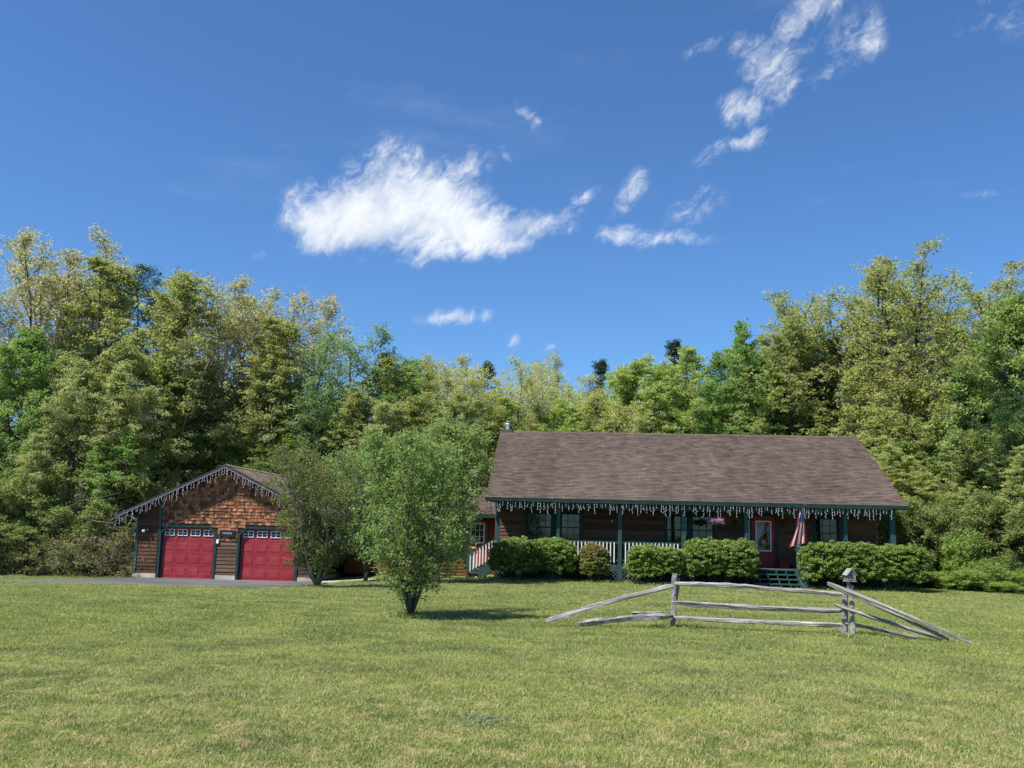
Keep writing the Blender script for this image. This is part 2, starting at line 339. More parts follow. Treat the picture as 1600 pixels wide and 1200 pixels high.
def lawnmat():
    m, t, out = newmat('lawn_soil_and_thatch'); col, sm = lawncol(t)
    g = t.node('ShaderNodeNewGeometry').outputs['Position']
    fine = t.noise(t.v('MULTIPLY', g, (1, 0.6, 1)), 22, 5, 0.75)
    col = t.mix(1.0, col, t.mix(t.ramp(fine, 0.3, 0.7), (0.42, 0.44, 0.38), (0.85, 0.85, 0.8)), 'MULTIPLY')
    bsdf(t, out, col, 1.0, fine, 0.6, 0.0, dist=0.03); return m
def blademat():
    m, t, out = newmat('grass_blades'); col, sm = lawncol(t)
    r = rnd(t)
    col = t.mix(1.0, col, t.mix(r, (0.95, 0.96, 0.86), (1.7, 1.66, 1.5)), 'MULTIPLY')
    straw = t.m('GREATER_THAN', t.m('FRACT', t.m('MULTIPLY', r, 7.31)), 0.9)
    col = t.mix(t.m('MULTIPLY', straw, 0.75), col, (0.45, 0.4, 0.22))
    d = t.node('ShaderNodeBsdfDiffuse'); t.put(d.inputs[0], col)
    tr = t.node('ShaderNodeBsdfTranslucent'); t.put(tr.inputs[0], col)
    mx = t.node('ShaderNodeMixShader'); mx.inputs[0].default_value = 0.35
    t.l.new(d.outputs[0], mx.inputs[1]); t.l.new(tr.outputs[0], mx.inputs[2])
    g = t.node('ShaderNodeBsdfGlossy'); g.inputs['Roughness'].default_value = 0.5
    mx2 = t.node('ShaderNodeMixShader'); mx2.inputs[0].default_value = 0.04
    t.l.new(mx.outputs[0], mx2.inputs[1]); t.l.new(g.outputs[0], mx2.inputs[2]); t.l.new(mx2.outputs[0], out.inputs[0]); return m
def forestmat():
    m, t, out = newmat('forest_floor'); g = t.node('ShaderNodeNewGeometry').outputs['Position']
    n = t.noise(g, 1.3, 6, 0.7)
    bsdf(t, out, t.mix(t.ramp(n, 0.35, 0.65), (0.05, 0.045, 0.025), (0.11, 0.1, 0.045)), 1.0, n, 0.8, 0.0, dist=0.1); return m
def asphaltmat():
    m, t, out = newmat('asphalt'); n = t.noise(objco(t), 60, 4, 0.7); b = t.noise(objco(t, (0.4, 1, 1)), 0.9, 5)
    c = t.mix(t.ramp(b, 0.35, 0.65), (0.07, 0.07, 0.075), (0.13, 0.13, 0.132))
    c = t.mix(t.ramp(n, 0.4, 0.7, 0, 0.4), c, (0.2, 0.2, 0.2)); bsdf(t, out, c, 0.9, n, 0.6, 0.2); return m
M['lawn'] = lawnmat(); M['blade'] = blademat(); M['forest'] = forestmat(); M['asphalt'] = asphaltmat()

# ------------------------------------------------------------------ ground
def grid_sheet(name, xs, ys, zf, mat, dz=0.0):
    v = [(x, y, zf(x, y)+dz) for y in ys for x in xs]; n = len(xs)
    f = [(j*n+i, j*n+i+1, (j+1)*n+i+1, (j+1)*n+i) for j in range(len(ys)-1) for i in range(n-1)]
    return fast_mesh(name, v, f, mat)
xs = [-900, -500, -250, -120] + [i*1.0 for i in range(-70, 71)] + [120, 250, 500, 900]
ys = [-500, -200, -80, -30] + [i*1.0 for i in range(-15, 96)] + [130, 250, 500, 1200]
lawn = structure(link('lawn_ground', grid_sheet('lawn_ground', xs, ys, gz, M['lawn'])))
# forest floor, starting at the edge of the woods
def edge_y(x):
    if x < -14: return 39.2 + 0.5*math.sin(x*0.7)
    if x < 16.5: return 52.5
    return max(34.0, 41.5 - (x-16.5)*0.75) + 0.4*math.sin(x*0.9)
fx = [i*1.0 for i in range(-69, 71)]; fv = []; rows = [0, 1, 2, 4, 7, 12, 20, 32, 45]
for r_ in rows:
    for x in fx:
        y = edge_y(x)+r_; fv.append((x, y, gz(x, y)+0.03))
nfx = len(fx); ff = [(j*nfx+i, j*nfx+i+1, (j+1)*nfx+i+1, (j+1)*nfx+i) for j in range(len(rows)-1) for i in range(nfx-1)]
structure(link('forest_floor', fast_mesh('forest_floor', fv, ff, M['forest'])))
# driveway: comes in from the left and widens to the garage doors
def drive():
    far = [(-60, 35.2), (-30, 34.9), (-19, 34.8), (-16.5, 35.4), (-15.0, 36.6), (-14.45, 38.95)]
    v = []; f = []
    def edge(x): return 31.4 + max(0, (x+15.5))*0.33 + 0.12*math.sin(x*1.3)
    xs_ = [-60, -50, -40, -35, -30, -27, -24, -22] + [-20+0.5*i for i in range(27)]
    for x in xs_:
        if x < -19: y1 = 34.9
        elif x < -14.6: y1 = 34.9 + (x+19)/4.4*4.15
        else: y1 = AY + (x-AX)*(ey/ex) - 0.015
        y0 = min(edge(x), y1-0.05)
        for k in range(7):
            y = y0+(y1-y0)*k/6; v.append((x, y, gz(x, y)+0.035 if k < 6 else gz(x, y)+0.035))
    for i in range(len(xs_)-1):
        for k in range(6): a = i*7+k; f.append((a, a+7, a+8, a+1))
    return fast_mesh('driveway', v, f, M['asphalt'])
structure(link('driveway', drive()))
# concrete path from the garage to the side door
pm = MB()
for i in range(9):
    a = W(-6.6+i*0.62, -0.9); pm_z = gz(a[0], a[1])
    p = [W(-6.6+i*0.62, -1.5), W(-6.6+i*0.62+0.60, -1.5), W(-6.6+i*0.62+0.60, -0.6), W(-6.6+i*0.62, -0.6)]
    pm.add([(q[0], q[1], gz(q[0], q[1])-0.03) for q in p]+[(q[0], q[1], gz(q[0], q[1])+0.05) for q in p],
           [(4,5,6,7),(0,1,5,4),(1,2,6,5),(2,3,7,6),(3,0,4,7)])
structure(link('garden_path', pm.mesh('garden_path', M['concrete'])))

# ------------------------------------------------------------------ building helpers
rng = random.Random(7)
def spans(u0, u1, cuts):
    """pieces of [u0, u1] left over after removing cuts"""
    out = [(u0, u1)]
    for a, b in cuts:
        nxt = []
        for p, q in out:
            if b <= p or a >= q: nxt.append((p, q)); continue
            if a > p: nxt.append((p, a))
            if b < q: nxt.append((b, q))
        out = nxt
    return [(p, q) for p, q in out if q-p > 0.03]
def lap_board(u0, u1, v, z, h=0.15, thick=0.026):
    """a clapboard: thick at its lower edge, facing -y"""
    m = MB(); t = thick*rng.uniform(0.9, 1.25)
    m.add([(u0, v-t, z), (u1, v-t, z), (u1, v, z), (u0, v, z), (u0, v-0.006, z+h), (u1, v-0.006, z+h), (u1, v, z+h), (u0, v, z+h)],
          [(0,3,2,1),(4,5,6,7),(0,1,5,4),(1,2,6,5),(2,3,7,6),(3,0,4,7)])
    return m
def boards(parent, u0, u1, z0, z1, v, holes, mat, topfn=None, h=0.15, maxlen=4.9):
    z = z0
    while z < z1-0.02:
        hh = min(h, z1-z); cuts = [(a, b) for a, b, c, d in holes if z+hh*0.6 > c and z+hh*0.4 < d]
        lo, hi = u0, u1
        if topfn: lo, hi = topfn(z+hh, u0, u1)
        if hi-lo > 0.05:
            for p, q in spans(lo, hi, cuts):
                k = max(1, math.ceil((q-p)/maxlen)); off = rng.uniform(-0.5, 0.5) if k > 1 else 0
                cut = [p]+[p+(q-p)*i/k+off for i in range(1, k)]+[q]
                for a, b in zip(cut[:-1], cut[1:]):
                    part('siding_board', lap_board(a+0.002, b-0.002, v, z, hh), mat, parent)
        z += h
def holed_wall(m, u0, u1, z0, z1, v0, v1, holes):
    cs = sorted(set([u0, u1]+[x for h in holes for x in h[:2] if u0 < x < u1]))
    for a, b in zip(cs[:-1], cs[1:]):
        hs = sorted([(h[2], h[3]) for h in holes if h[0] <= a+1e-6 and h[1] >= b-1e-6]); z = z0
        for c, d in hs:
            if c > z: m.box(a, b, v0, v1, z, c)
            z = max(z, d)
        if z < z1: m.box(a, b, v0, v1, z, z1)
def shingle_slope(parent, u0, u1, p0, p1, mat, course=0.14, tab=0.31, name='shingles', axis='x'):
    """roof tabs in courses from eave p0=(v,z) to ridge p1; axis x: the eave runs along x"""
    L = math.hypot(p1[0]-p0[0], p1[1]-p0[1]); dv, dz = (p1[0]-p0[0])/L, (p1[1]-p0[1])/L; nv, nz_ = -dz, dv
    if nz_ < 0: nv, nz_ = -nv, -nz_
    n = int(L/course)+1; m = MB(); rr = random.Random(3)
    def pt(u, s, h):
        v = p0[0]+dv*s+nv*h; z = p0[1]+dz*s+nz_*h
        return (u, v, z) if axis == 'x' else (v, u, z)
    for c in range(n):
        s0 = c*course; s1 = min(L, s0+course+0.004)
        if s1-s0 < 0.03: continue
        u = u0 - (c % 2)*tab/2 - rr.uniform(0, 0.08)
        while u < u1:
            a, b = max(u, u0), min(u+tab-0.006, u1); h = 0.012+rr.uniform(0, 0.007); j = rr.uniform(-0.006, 0.006)
            if b-a > 0.02:
                vs_ = [pt(a, s0+j, 0.0), pt(b, s0+j, 0.0), pt(b, s0+j, h), pt(a, s0+j, h), pt(a, s1, 0.003), pt(b, s1, 0.003)]
                m.add(vs_, [(0,1,2,3), (3,2,5,4), (0,3,4), (1,5,2)])
            u += tab
    o = part(name, m, mat, parent, kind='stuff'); return o
def slab(m, u0, u1, p0, p1, th, axis='x'):
    """a roof plane of thickness th below the line p0-p1"""
    L = math.hypot(p1[0]-p0[0], p1[1]-p0[1]); nv, nz_ = -(p1[1]-p0[1])/L, (p1[0]-p0[0])/L
    if nz_ < 0: nv, nz_ = -nv, -nz_
    q = [(p0[0], p0[1]), (p1[0], p1[1]), (p1[0]-nv*th, p1[1]-nz_*th), (p0[0]-nv*th, p0[1]-nz_*th)]
    vs_ = [((u, a, b) if axis == 'x' else (a, u, b)) for u in (u0, u1) for a, b in q]
    m.add(vs_, [(0,1,2,3),(7,6,5,4),(0,4,5,1),(1,5,6,2),(2,6,7,3),(3,7,4,0)])

# strands of icicle lights: eight kinds, meshes shared
def strand_mesh(length, k):
    r = random.Random(100+k); m = MB(); n = max(3, int(length/0.055)); pts = []
    x = 0; y = 0
    for i in range(n+1):
        pts.append((x, y, -length*i/n)); x += (0.02 if (i//2) % 2 else -0.02)*r.uniform(0.4, 1.3); y += r.uniform(-0.012, 0.012)
    m.tube(pts, 0.004, 4)
    for i in range(1, n+1):
        s = -1 if i % 2 else 1; p = Vector(pts[i]); d = Vector((s*0.03, r.uniform(-0.015, 0.015), -0.028)).normalized()
        m.tube([p, p+d*0.022, p+d*0.048], [0.006, 0.009, 0.004], 5)
    return m.mesh('light_strand', M['strand'])
STR = [strand_mesh(l, i) for i, l in enumerate((0.16, 0.24, 0.34, 0.42, 0.2, 0.3, 0.38, 0.46, 0.13, 0.27))]
def hang_lights(root, pts, step, seed, dens=1.0):
    r = random.Random(seed)
    w = MB(); w.tube([Vector(p)+Vector((0, 0, r.uniform(-0.006, 0.006))) for p in pts], 0.009, 4)
    part('wire', w, M['strand'], root)
    order = [1, 2, 4, 3, 0, 5, 6, 8, 7, 9]; d = 0; k = 0
    for a, b in zip(pts[:-1], pts[1:]):
        a, b = Vector(a), Vector(b); L = (b-a).length
        while d < L:
            p = a+(b-a)*(d/L)
            part('light_strand', STR[order[k % 10] if r.random() < 0.7 else r.randrange(10)], None, root, loc=p, rot=(0, r.uniform(-0.06, 0.06), r.uniform(0, 6.28)))
            k += 1; d += step*r.uniform(0.65, 1.35)
        d -= L

# ------------------------------------------------------------------ garage
def garage():
    C0 = -10.75; G = -0.60
    g = thing('garage', 'brown cedar two-door garage with a low gable roof and red doors left of the yard', 'garage', W(C0, 0, G), -PSI)
    hw_, top, rise, oh = 3.73, 2.72, 0.477, 0.42      # half width, height of wall at the corner, slope, overhang in front
    D = 7.3
    def rz(x): return 4.58 - abs(x)*rise              # underside of the roof
    d1, d2 = (-2.66, -0.40), (0.66, 3.02); dt = 2.1; ch = 0.27
    wm = MB(); v0, v1 = 0, 0.14
    for a, b in ((-hw_, d1[0]), (d1[1], d2[0]), (d2[1], hw_)): wm.box(a, b, v0, v1, 0.2, dt)
    wm.prism([(-hw_, dt), (hw_, dt), (hw_, rz(hw_)-0.03), (0, rz(0)-0.03), (-hw_, rz(hw_)-0.03)], v0, v1)
    for a, b in (d1, d2):
        wm.prism([(a, dt), (a, dt-ch), (a+ch, dt)], v0, v1); wm.prism([(b, dt), (b-ch, dt), (b, dt-ch)], v0, v1)
    part('front_wall', wm, M['wall'], g)
    sw = MB(); sw.box(-hw_, -hw_+0.14, v1, D, 0.2, rz(hw_)-0.03); sw.box(hw_-0.14, hw_, v1, D, 0.2, rz(hw_)-0.03)
    sw.prism([(-hw_+0.14, 0.2), (hw_-0.14, 0.2), (hw_-0.14, rz(hw_)-0.03), (0, rz(0)-0.03), (-hw_+0.14, rz(hw_)-0.03)], D-0.14, D)
    part('side_and_back_walls', sw, M['siding_garage'], g)
    fm = MB()
    for a, b in ((-hw_-0.02, d1[0]-0.12), (d1[1]+0.1, d2[0]-0.1), (d2[1]+0.12, hw_+0.02)): fm.box(a, b, -0.035, v1, -0.15, 0.2)
    fm.box(-hw_-0.02, -hw_+0.14, v1+0.003, D+0.02, -0.2, 0.2); fm.box(hw_-0.14, hw_+0.02, v1+0.003, D+0.02, -0.2, 0.2)
    part('foundation', fm, M['concrete'], g)
    part('floor_slab', MB().box(-hw_+0.15, hw_-0.15, 0.0, D-0.15, -0.2, 0.015), M['concrete'], g)
    # boards: left bay to the roof, pillar and right bay to the shakes
    def tf(z, a, b): lim = (4.55-z)/rise; return max(a, -lim), min(b, lim)
    boards(g, -hw_+0.09, d1[0]-0.14, 0.2, rz(2.8)-0.05, -0.003, [], M['siding_garage'], tf)
    boards(g, d1[1]+0.1, d2[0]-0.1, 0.2, 1.72, -0.003, [], M['siding'], None)
    boards(g, d2[1]+0.14, hw_-0.09, 0.2, rz(hw_)-0.05, -0.003, [], M['siding_garage'], tf)
    # trim
    tm = lambda: MB()
    part('corner_board', tm().box(-hw_-0.02, -hw_+0.09, -0.045, 0.0, 0.2, rz(hw_)-0.06), M['green_post'], g)
    part('corner_board', tm().box(hw_-0.09, hw_+0.02, -0.045, 0.0, 0.2, rz(hw_)-0.06), M['green_post'], g)
    part('trim_board', tm().box(-2.80, -2.70, -0.04, 0.0, dt-0.3, rz(2.8)-0.05), M['green_post'], g)
    part('trim_board', tm().box(3.06, 3.16, -0.04, 0.0, dt-0.3, rz(3.16)-0.05), M['green_post'], g)
    for a, b in (d1, d2):
        m = MB(); t = 0.1
        m.box(a-t, a, -0.05, 0.0, 0.0, dt-ch); m.box(b, b+t, -0.05, 0.0, 0.0, dt-ch)
        m.prism([(a-t, dt-ch), (a, dt-ch), (a+ch, dt), (a+ch-0.02, dt+t)], -0.05, 0.0)
        m.prism([(b+t, dt-ch), (b-ch+0.02, dt+t), (b-ch, dt), (b, dt-ch)], -0.05, 0.0)
        m.prism([(a+ch-0.02, dt+t), (a+ch, dt), (b-ch, dt), (b-ch+0.02, dt+t)], -0.05, 0.0)
        m.box(a, a+0.03, 0.0, 0.2, 0.0, dt-ch-0.02); m.box(b-0.03, b, 0.0, 0.2, 0.0, dt-ch-0.02)
        part('door_trim', m, M['green'], g)
    # cedar shakes of the gable: the largest as single parts
    shakes = []; r = random.Random(5); row = 0; z = dt-0.02
    rows = []
    z = 1.58
    while z < 4.4:
        lim = (4.5-(z+0.13))/rise; u = -min(lim, 2.68)
        hi = min(lim, 3.04)
        if z < dt-0.1: u, hi = d1[1]+0.1, d2[0]-0.1
        elif z < dt+0.1 : u, hi = -2.68, 3.04
        while u < hi-0.03:
            w = r.uniform(0.1, 0.2); a, b = u+0.004, min(u+w, hi); c = (a+b)/2
            bad = z < dt+0.08 and any(p-0.02+max(0, z-(dt-ch))*0.9 < c < q+0.02-max(0, z-(dt-ch))*0.9 for p, q in (d1, d2))
            if not bad and b-a > 0.03: shakes.append((a, b, z+r.uniform(-0.012, 0.012)))
            u += w+0.003
        z += 0.135
    shakes.sort(key=lambda s: (s[0]+s[1])**2/4 + (s[2]-1.9)**2*1.3)
    rest = MB()
    for i, (a, b, z) in enumerate(shakes):
        t = r.uniform(0.018, 0.05); m = MB() if i < 290 else rest
        m.add([(a, -t, z), (b, -t-r.uniform(-0.006, 0.006), z), (b, 0, z), (a, 0, z), (a, -0.006, z+0.17), (b, -0.006, z+0.17), (b, 0, z+0.17), (a, 0, z+0.17)],
              [(0,3,2,1),(4,5,6,7),(0,1,5,4),(1,2,6,5),(2,3,7,6),(3,0,4,7)])
        if i < 290: part('cedar_shake', m, M['shake'], g, loc=(0, -0.002, 0))
    if rest.v: part('upper_shakes', rest, M['shake'], g, kind='stuff')
    # doors
    for a, b in (d1, d2):
        dm = MB(); w = (b-a-0.06)/4; x0 = a+0.03; hgt = 0.52
        for s in range(4): dm.box(x0, x0+4*w, 0.09, 0.13, 0.02+s*hgt, 0.02+s*hgt+hgt-0.008)
        door = part('garage_door', dm, M['red'], g)
        for s in range(4):
            z = 0.02+s*hgt
            for k in range(4):
                p, q = x0+k*w+0.07, x0+(k+1)*w-0.07
                if s < 3:
                    m = MB(); z0, z1 = z+0.11, z+0.40      # raised panel with a moulding round it
                    m.add([(p, 0.089, z0), (q, 0.089, z0), (q, 0.089, z1), (p, 0.089, z1), (p+0.03, 0.081, z0+0.03), (q-0.03, 0.081, z0+0.03), (q-0.03, 0.081, z1-0.03), (p+0.03, 0.081, z1-0.03)],
                          [(0,1,5,4),(1,2,6,5),(2,3,7,6),(3,0,4,7),(4,5,6,7)])
                    for c in ((p-0.02, q+0.02, z0-0.02, z0), (p-0.02, q+0.02, z1, z1+0.02), (p-0.02, p, z0, z1), (q, q+0.02, z0, z1)): m.box(c[0], c[1], 0.083, 0.089, c[2], c[3])
                    part('door_panel', m, M['red'], door)
                else:
                    z0, z1 = z+0.17, z+0.43; xm, zm = (p+q)/2, (z0+z1)/2; f = MB(); e_ = 0.025
                    f.box(p, q, 0.06, 0.089, z0, z0+e_); f.box(p, q, 0.06, 0.089, z1-e_, z1); f.box(p, p+e_, 0.06, 0.089, z0+e_, z1-e_); f.box(q-e_, q, 0.06, 0.089, z0+e_, z1-e_)
                    f.box(xm-0.013, xm+0.013, 0.062, 0.089, z0+e_, z1-e_)
                    f.box(p+e_, xm-0.013, 0.062, 0.089, zm-0.011, zm+0.011); f.box(xm+0.013, q-e_, 0.062, 0.089, zm-0.011, zm+0.011)
                    part('window_frame', f, M['white'], door)
                    part('window_pane', MB().box(p+e_, q-e_, 0.081, 0.0885, z0+e_, z1-e_), M['black'], door)
    # roof
    rm = MB(); E = 4.42
    slab(rm, -oh, D+0.3, (-E, 4.66-E*rise), (0, 4.66), 0.11, 'y'); slab(rm, -oh, D+0.3, (E, 4.66-E*rise), (0, 4.66), 0.11, 'y')
    part('roof_deck', rm, M['soffit'], g)
    shingle_slope(g, -oh-0.02, D+0.32, (E+0.03, 4.667-E*rise), (0, 4.667), M['roof_garage'], axis='y')
    shingle_slope(g, -oh-0.02, D+0.32, (-E-0.03, 4.667-E*rise), (0, 4.667), M['roof_garage'], axis='y')
    for s in (-1, 1):
        m = MB(); y0, y1 = -oh-0.045, -oh-0.021
        m.prism([(0, 4.69), (s*(E+0.04), 4.69-(E+0.04)*rise), (s*(E+0.04), 4.56-(E+0.04)*rise), (0, 4.56)], y0, y1)
        part('rake_board', m, M['dark_trim'], g)
    part('ridge_cap', MB().add([(-0.14, -oh-0.03, 4.635), (0.0, -oh-0.03, 4.705), (0.14, -oh-0.03, 4.635), (-0.14, D+0.33, 4.635), (0.0, D+0.33, 4.705), (0.14, D+0.33, 4.635)], [(0,1,4,3),(1,2,5,4),(0,3,5,2),(0,2,1),(3,4,5)]), M['roof_garage'], g)
    m = MB(); m.box(-E-0.03, -hw_-0.02, -oh, -0.06, 2.50-0.03, 2.56)      # boxed eave return
    part('eave_return', m, M['green'], g)
    m = MB(); m.box(hw_+0.02, E+0.03, -oh, -0.06, 2.50-0.03, 2.56)
    part('eave_return', m, M['green'], g)
    # things fixed to it
    p = W(C0-3.32, -0.03, G+1.93)
    f = thing('flood_light', 'small white bulb flood light on the boards left of the garage doors', 'light', p, -PSI)
    part('bracket', MB().tube([(0, 0.0, 0), (0.07, -0.04, 0)], 0.045, 8), M['black'], f)
    b = MB(); b.tube([(-0.03, -0.03, 0.0), (-0.05, -0.09, -0.02), (-0.06, -0.14, -0.03), (-0.06, -0.155, -0.03)], [0.04, 0.07, 0.06, 0.02], 10); part('bulb', b, M['white'], f, True)
    b = MB(); b.tube([(0.08, -0.03, 0.0), (0.12, -0.09, 0.0), (0.14, -0.14, 0.0)], [0.03, 0.055, 0.06], 10); part('lamp_shade', b, M['black'], f, True)
    p = W(C0+0.13, -0.04, G+1.90)
    s = thing('name_plaque', 'dark wooden name plaque above the board pillar between the garage doors', 'sign', p, -PSI)
    part('board', MB().box(-0.32, 0.32, -0.03, 0.0, -0.13, 0.12), M['black'], s)
    m = MB()
    for i in range(9): m.box(-0.2+i*0.045, -0.2+i*0.045+0.02+0.01*(i % 2), -0.036, -0.0305, -0.03-0.01*(i % 3), 0.03+0.008*(i % 2))
    part('lettering', m, M['zinc'], s)
    p = W(C0-0.26, -0.03, G+1.56)
    tag(link('keypad', MB().box(-0.05, 0.05, -0.05, 0.0, -0.08, 0.08).mesh('keypad', M['white']), None, p, (0, 0, -PSI)), 'little white keypad box at the top left of the board pillar between garage doors', 'keypad')
    L = thing('icicle_lights', 'string of pale icicle lights along the sloping garage gable edges', 'string lights', W(C0, -oh-0.07, G), -PSI, None)
    n = 8; pts = [(-4.42+4.42*i/n, 0, 4.56-abs(-4.42+4.42*i/n)*rise) for i in range(n+1)] + [(4.42*i/n, 0, 4.56-4.42*i/n*rise) for i in range(1, n+1)]
    hang_lights(L, pts, 0.125, 11)
garage()

# ------------------------------------------------------------------ main house
def window_unit(parent, u0, u1, z0, z1, v, cols, curtain=1.0, frame=None):
    """sash window with muntins, panes and a curtain behind, in a hole of the wall"""
    fr = MB(); t = 0.06; frame = frame or M['green']
    fr.box(u0-0.09, u0, v-0.035, v+0.05, z0-0.02, z1+0.02); fr.box(u1, u1+0.09, v-0.035, v+0.05, z0-0.02, z1+0.02)
    fr.box(u0-0.09, u1+0.09, v-0.04, v+0.05, z1+0.02, z1+0.13); fr.box(u0-0.12, u1+0.12, v-0.07, v+0.05, z0-0.09, z0-0.02)
    w = part('window', fr, frame, parent)
    zm = (z0+z1)/2
    for a, b, dv in ((z0, zm+0.02, 0.03), (zm-0.02, z1, 0.065)):
        s = MB(); s.box(u0, u1, v+dv, v+dv+0.03, a, a+0.045); s.box(u0, u1, v+dv, v+dv+0.03, b-0.045, b)
        s.box(u0, u0+0.045, v+dv, v+dv+0.03, a+0.045, b-0.045); s.box(u1-0.045, u1, v+dv, v+dv+0.03, a+0.045, b-0.045)
        for k in range(1, cols): x = u0+(u1-u0)*k/cols; s.box(x-0.011, x+0.011, v+dv+0.003, v+dv+0.022, a+0.045, b-0.045)
        zz = (a+b)/2
        for k in range(cols):
            xa = u0+(u1-u0)*k/cols+(0.045 if k == 0 else 0.011); xb = u0+(u1-u0)*(k+1)/cols-(0.045 if k == cols-1 else 0.011)
            s.box(xa, xb, v+dv+0.005, v+dv+0.02, zz-0.01, zz+0.01)
        part('sash', s, frame, w)
        part('pane', MB().box(u0+0.04, u1-0.04, v+dv+0.023, v+dv+0.027, a+0.04, b-0.04), M['glass'], w)
    if curtain > 0:
        c = MB(); n = 40; zc = z1-(z1-z0)*curtain; vv = v+0.2
        vs_ = [(u0+(u1-u0)*i/n, vv+0.025*math.sin(i*1.5), z) for z in (zc, z1) for i in range(n+1)]
        c.add(vs_, [(i, i+1, i+n+2, i+n+1) for i in range(n)]); part('curtain', c, M['curtain'], w, True)
    bx = MB(); bx.box(u0-0.3, u1+0.3, v+0.75, v+0.8, z0-0.3, z1+0.2)
    part('dark_room', bx, M['dark'], w)
    return w

def house():
    hs = thing('log_house', 'brown timber house with long shingled roof and a full-width front porch', 'house', W(0, 0, 0), -PSI)
    L = 16.6; E0 = 3.013; HD = 6.354; RZ = 6.349; WV = 2.4
    wl, wr = 0.2, 16.15
    wins = [(1.52, 2.60, 1.27, 2.46, 4), (2.76, 3.82, 1.27, 2.46, 4), (7.46, 8.36, 1.27, 2.48, 3), (8.53, 9.43, 1.27, 2.48, 3), (13.64, 14.58, 1.27, 2.5, 3)]
    holes = [(a, b, c, d) for a, b, c, d, _ in wins] + [(10.66, 12.0, 0.42, 2.52)]
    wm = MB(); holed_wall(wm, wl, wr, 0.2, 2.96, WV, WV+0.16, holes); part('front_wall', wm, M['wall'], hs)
    sd = MB(); back = 2*HD-0.4; s = (RZ-E0)/HD
    for a, b in ((wl, wl+0.16), (wr-0.16, wr)):
        sd.add([(x, y, z) for x in (a, b) for y, z in ((WV+0.162, -0.3), (back, -0.3), (back, E0+0.4*s-0.2), (HD, RZ-0.22), (WV+0.162, E0+(WV+0.16)*s-0.22))],
               [(0,1,2,3,4), (9,8,7,6,5)] + [((i+1) % 5, i, i+5, (i+1) % 5+5) for i in range(5)])
    sd.box(wl+0.16, wr-0.16, back-0.16, back, -0.3, E0)
    part('side_and_back_walls', sd, M['siding'], hs)
    bh = [(a-0.09, b+0.09, c-0.09, d+0.13) for a, b, c, d, _ in wins] + [(10.56, 12.1, 0.42, 2.62)]
    boards(hs, wl+0.1, wr-0.1, 0.44, 2.9, WV-0.003, bh, M['siding'])
    for a, b in ((wl-0.02, wl+0.1), (wr-0.1, wr+0.02)): part('corner_board', MB().box(a, b, WV-0.05, WV-0.001, 0.44, 2.9), M['siding_red'] if a < 1 else M['siding'], hs)
    # gable-side boards on the side that shows beside the connector
    z = 0.0
    while z < 4.6:
        m = MB(); v1_ = back if z < 2.9 else HD+(HD-WV)*max(0, (RZ-0.3-z)/(RZ-2.9)); v0_ = WV+0.01 if z < 4.0 else HD-(HD)*(RZ-0.3-z)/(RZ-E0)
        m.add([(wl-0.026, v0_, z), (wl-0.026, v1_, z), (wl-0.001, v1_, z), (wl-0.001, v0_, z), (wl-0.006, v0_, z+0.15), (wl-0.006, v1_, z+0.15), (wl-0.001, v1_, z+0.15), (wl-0.001, v0_, z+0.15)],
              [(0,1,2,3),(7,6,5,4),(4,5,1,0),(5,6,2,1),(6,7,3,2),(7,4,0,3)])
        part('siding_board', m, M['siding_red'], hs); z += 0.15
    for a, b, c, d, n in wins: window_unit(hs, a, b, c, d, WV, n, 1.0 if a < 5 else (0.68 if a < 12 else 1.0))
    # entrance: sidelight + red door with a leaded pane
    df = MB(); df.box(10.56, 10.66, WV-0.04, WV+0.08, 0.42, 2.52); df.box(12.0, 12.1, WV-0.04, WV+0.08, 0.42, 2.52); df.box(10.56, 12.1, WV-0.045, WV+0.08, 2.52, 2.62); df.box(10.97, 11.04, WV-0.02, WV+0.08, 0.46, 2.52)
    df.box(10.66, 12.0, WV-0.03, WV+0.1, 0.42, 0.46)
    part('door_frame', df, M['green'], hs)
    sl = MB(); sl.box(10.66, 10.97, WV+0.02, WV+0.06, 0.46, 1.0); sl.box(10.66, 10.72, WV+0.02, WV+0.06, 1.0, 2.52); sl.box(10.93, 10.97, WV+0.02, WV+0.06, 1.0, 2.52); sl.box(10.72, 10.93, WV+0.02, WV+0.06, 2.36, 2.52)
    sl_ = part('sidelight', sl, M['green'], hs)
    f = MB(); f.box(10.72, 10.745, WV+0.0, WV+0.018, 1.0, 2.36); f.box(10.905, 10.93, WV+0.0, WV+0.018, 1.0, 2.36); f.box(10.745, 10.905, WV+0.0, WV+0.018, 1.0, 1.03); f.box(10.745, 10.905, WV+0.0, WV+0.018, 2.33, 2.36)
    part('pane_frame', f, M['white'], sl_); part('pane', MB().box(10.73, 10.92, WV+0.02, WV+0.026, 1.01, 2.35), M['glass'], sl_)
    dr = MB(); da, db = 11.04, 12.0; ga, gb, gc, gd = 11.2, 11.8, 1.1, 2.31
    holed_wall(dr, da, db, 0.46, 2.52, WV+0.03, WV+0.075, [(ga, gb, gc, gd)])
    door = part('front_door', dr, M['red'], hs)
    f = MB()
    for a, b, c, d in ((ga-0.03, gb+0.03, gc-0.03, gc+0.03), (ga-0.03, gb+0.03, gd-0.03, gd+0.03), (ga-0.03, ga+0.03, gc+0.03, gd-0.03), (gb-0.03, gb+0.03, gc+0.03, gd-0.03)): f.box(a, b, WV+0.008, WV+0.028, c, d)
    part('pane_frame', f, M['white'], door)
    part('pane', MB().box(ga, gb, WV+0.045, WV+0.052, gc, gd), M['glass'], door)
    cm = MB()
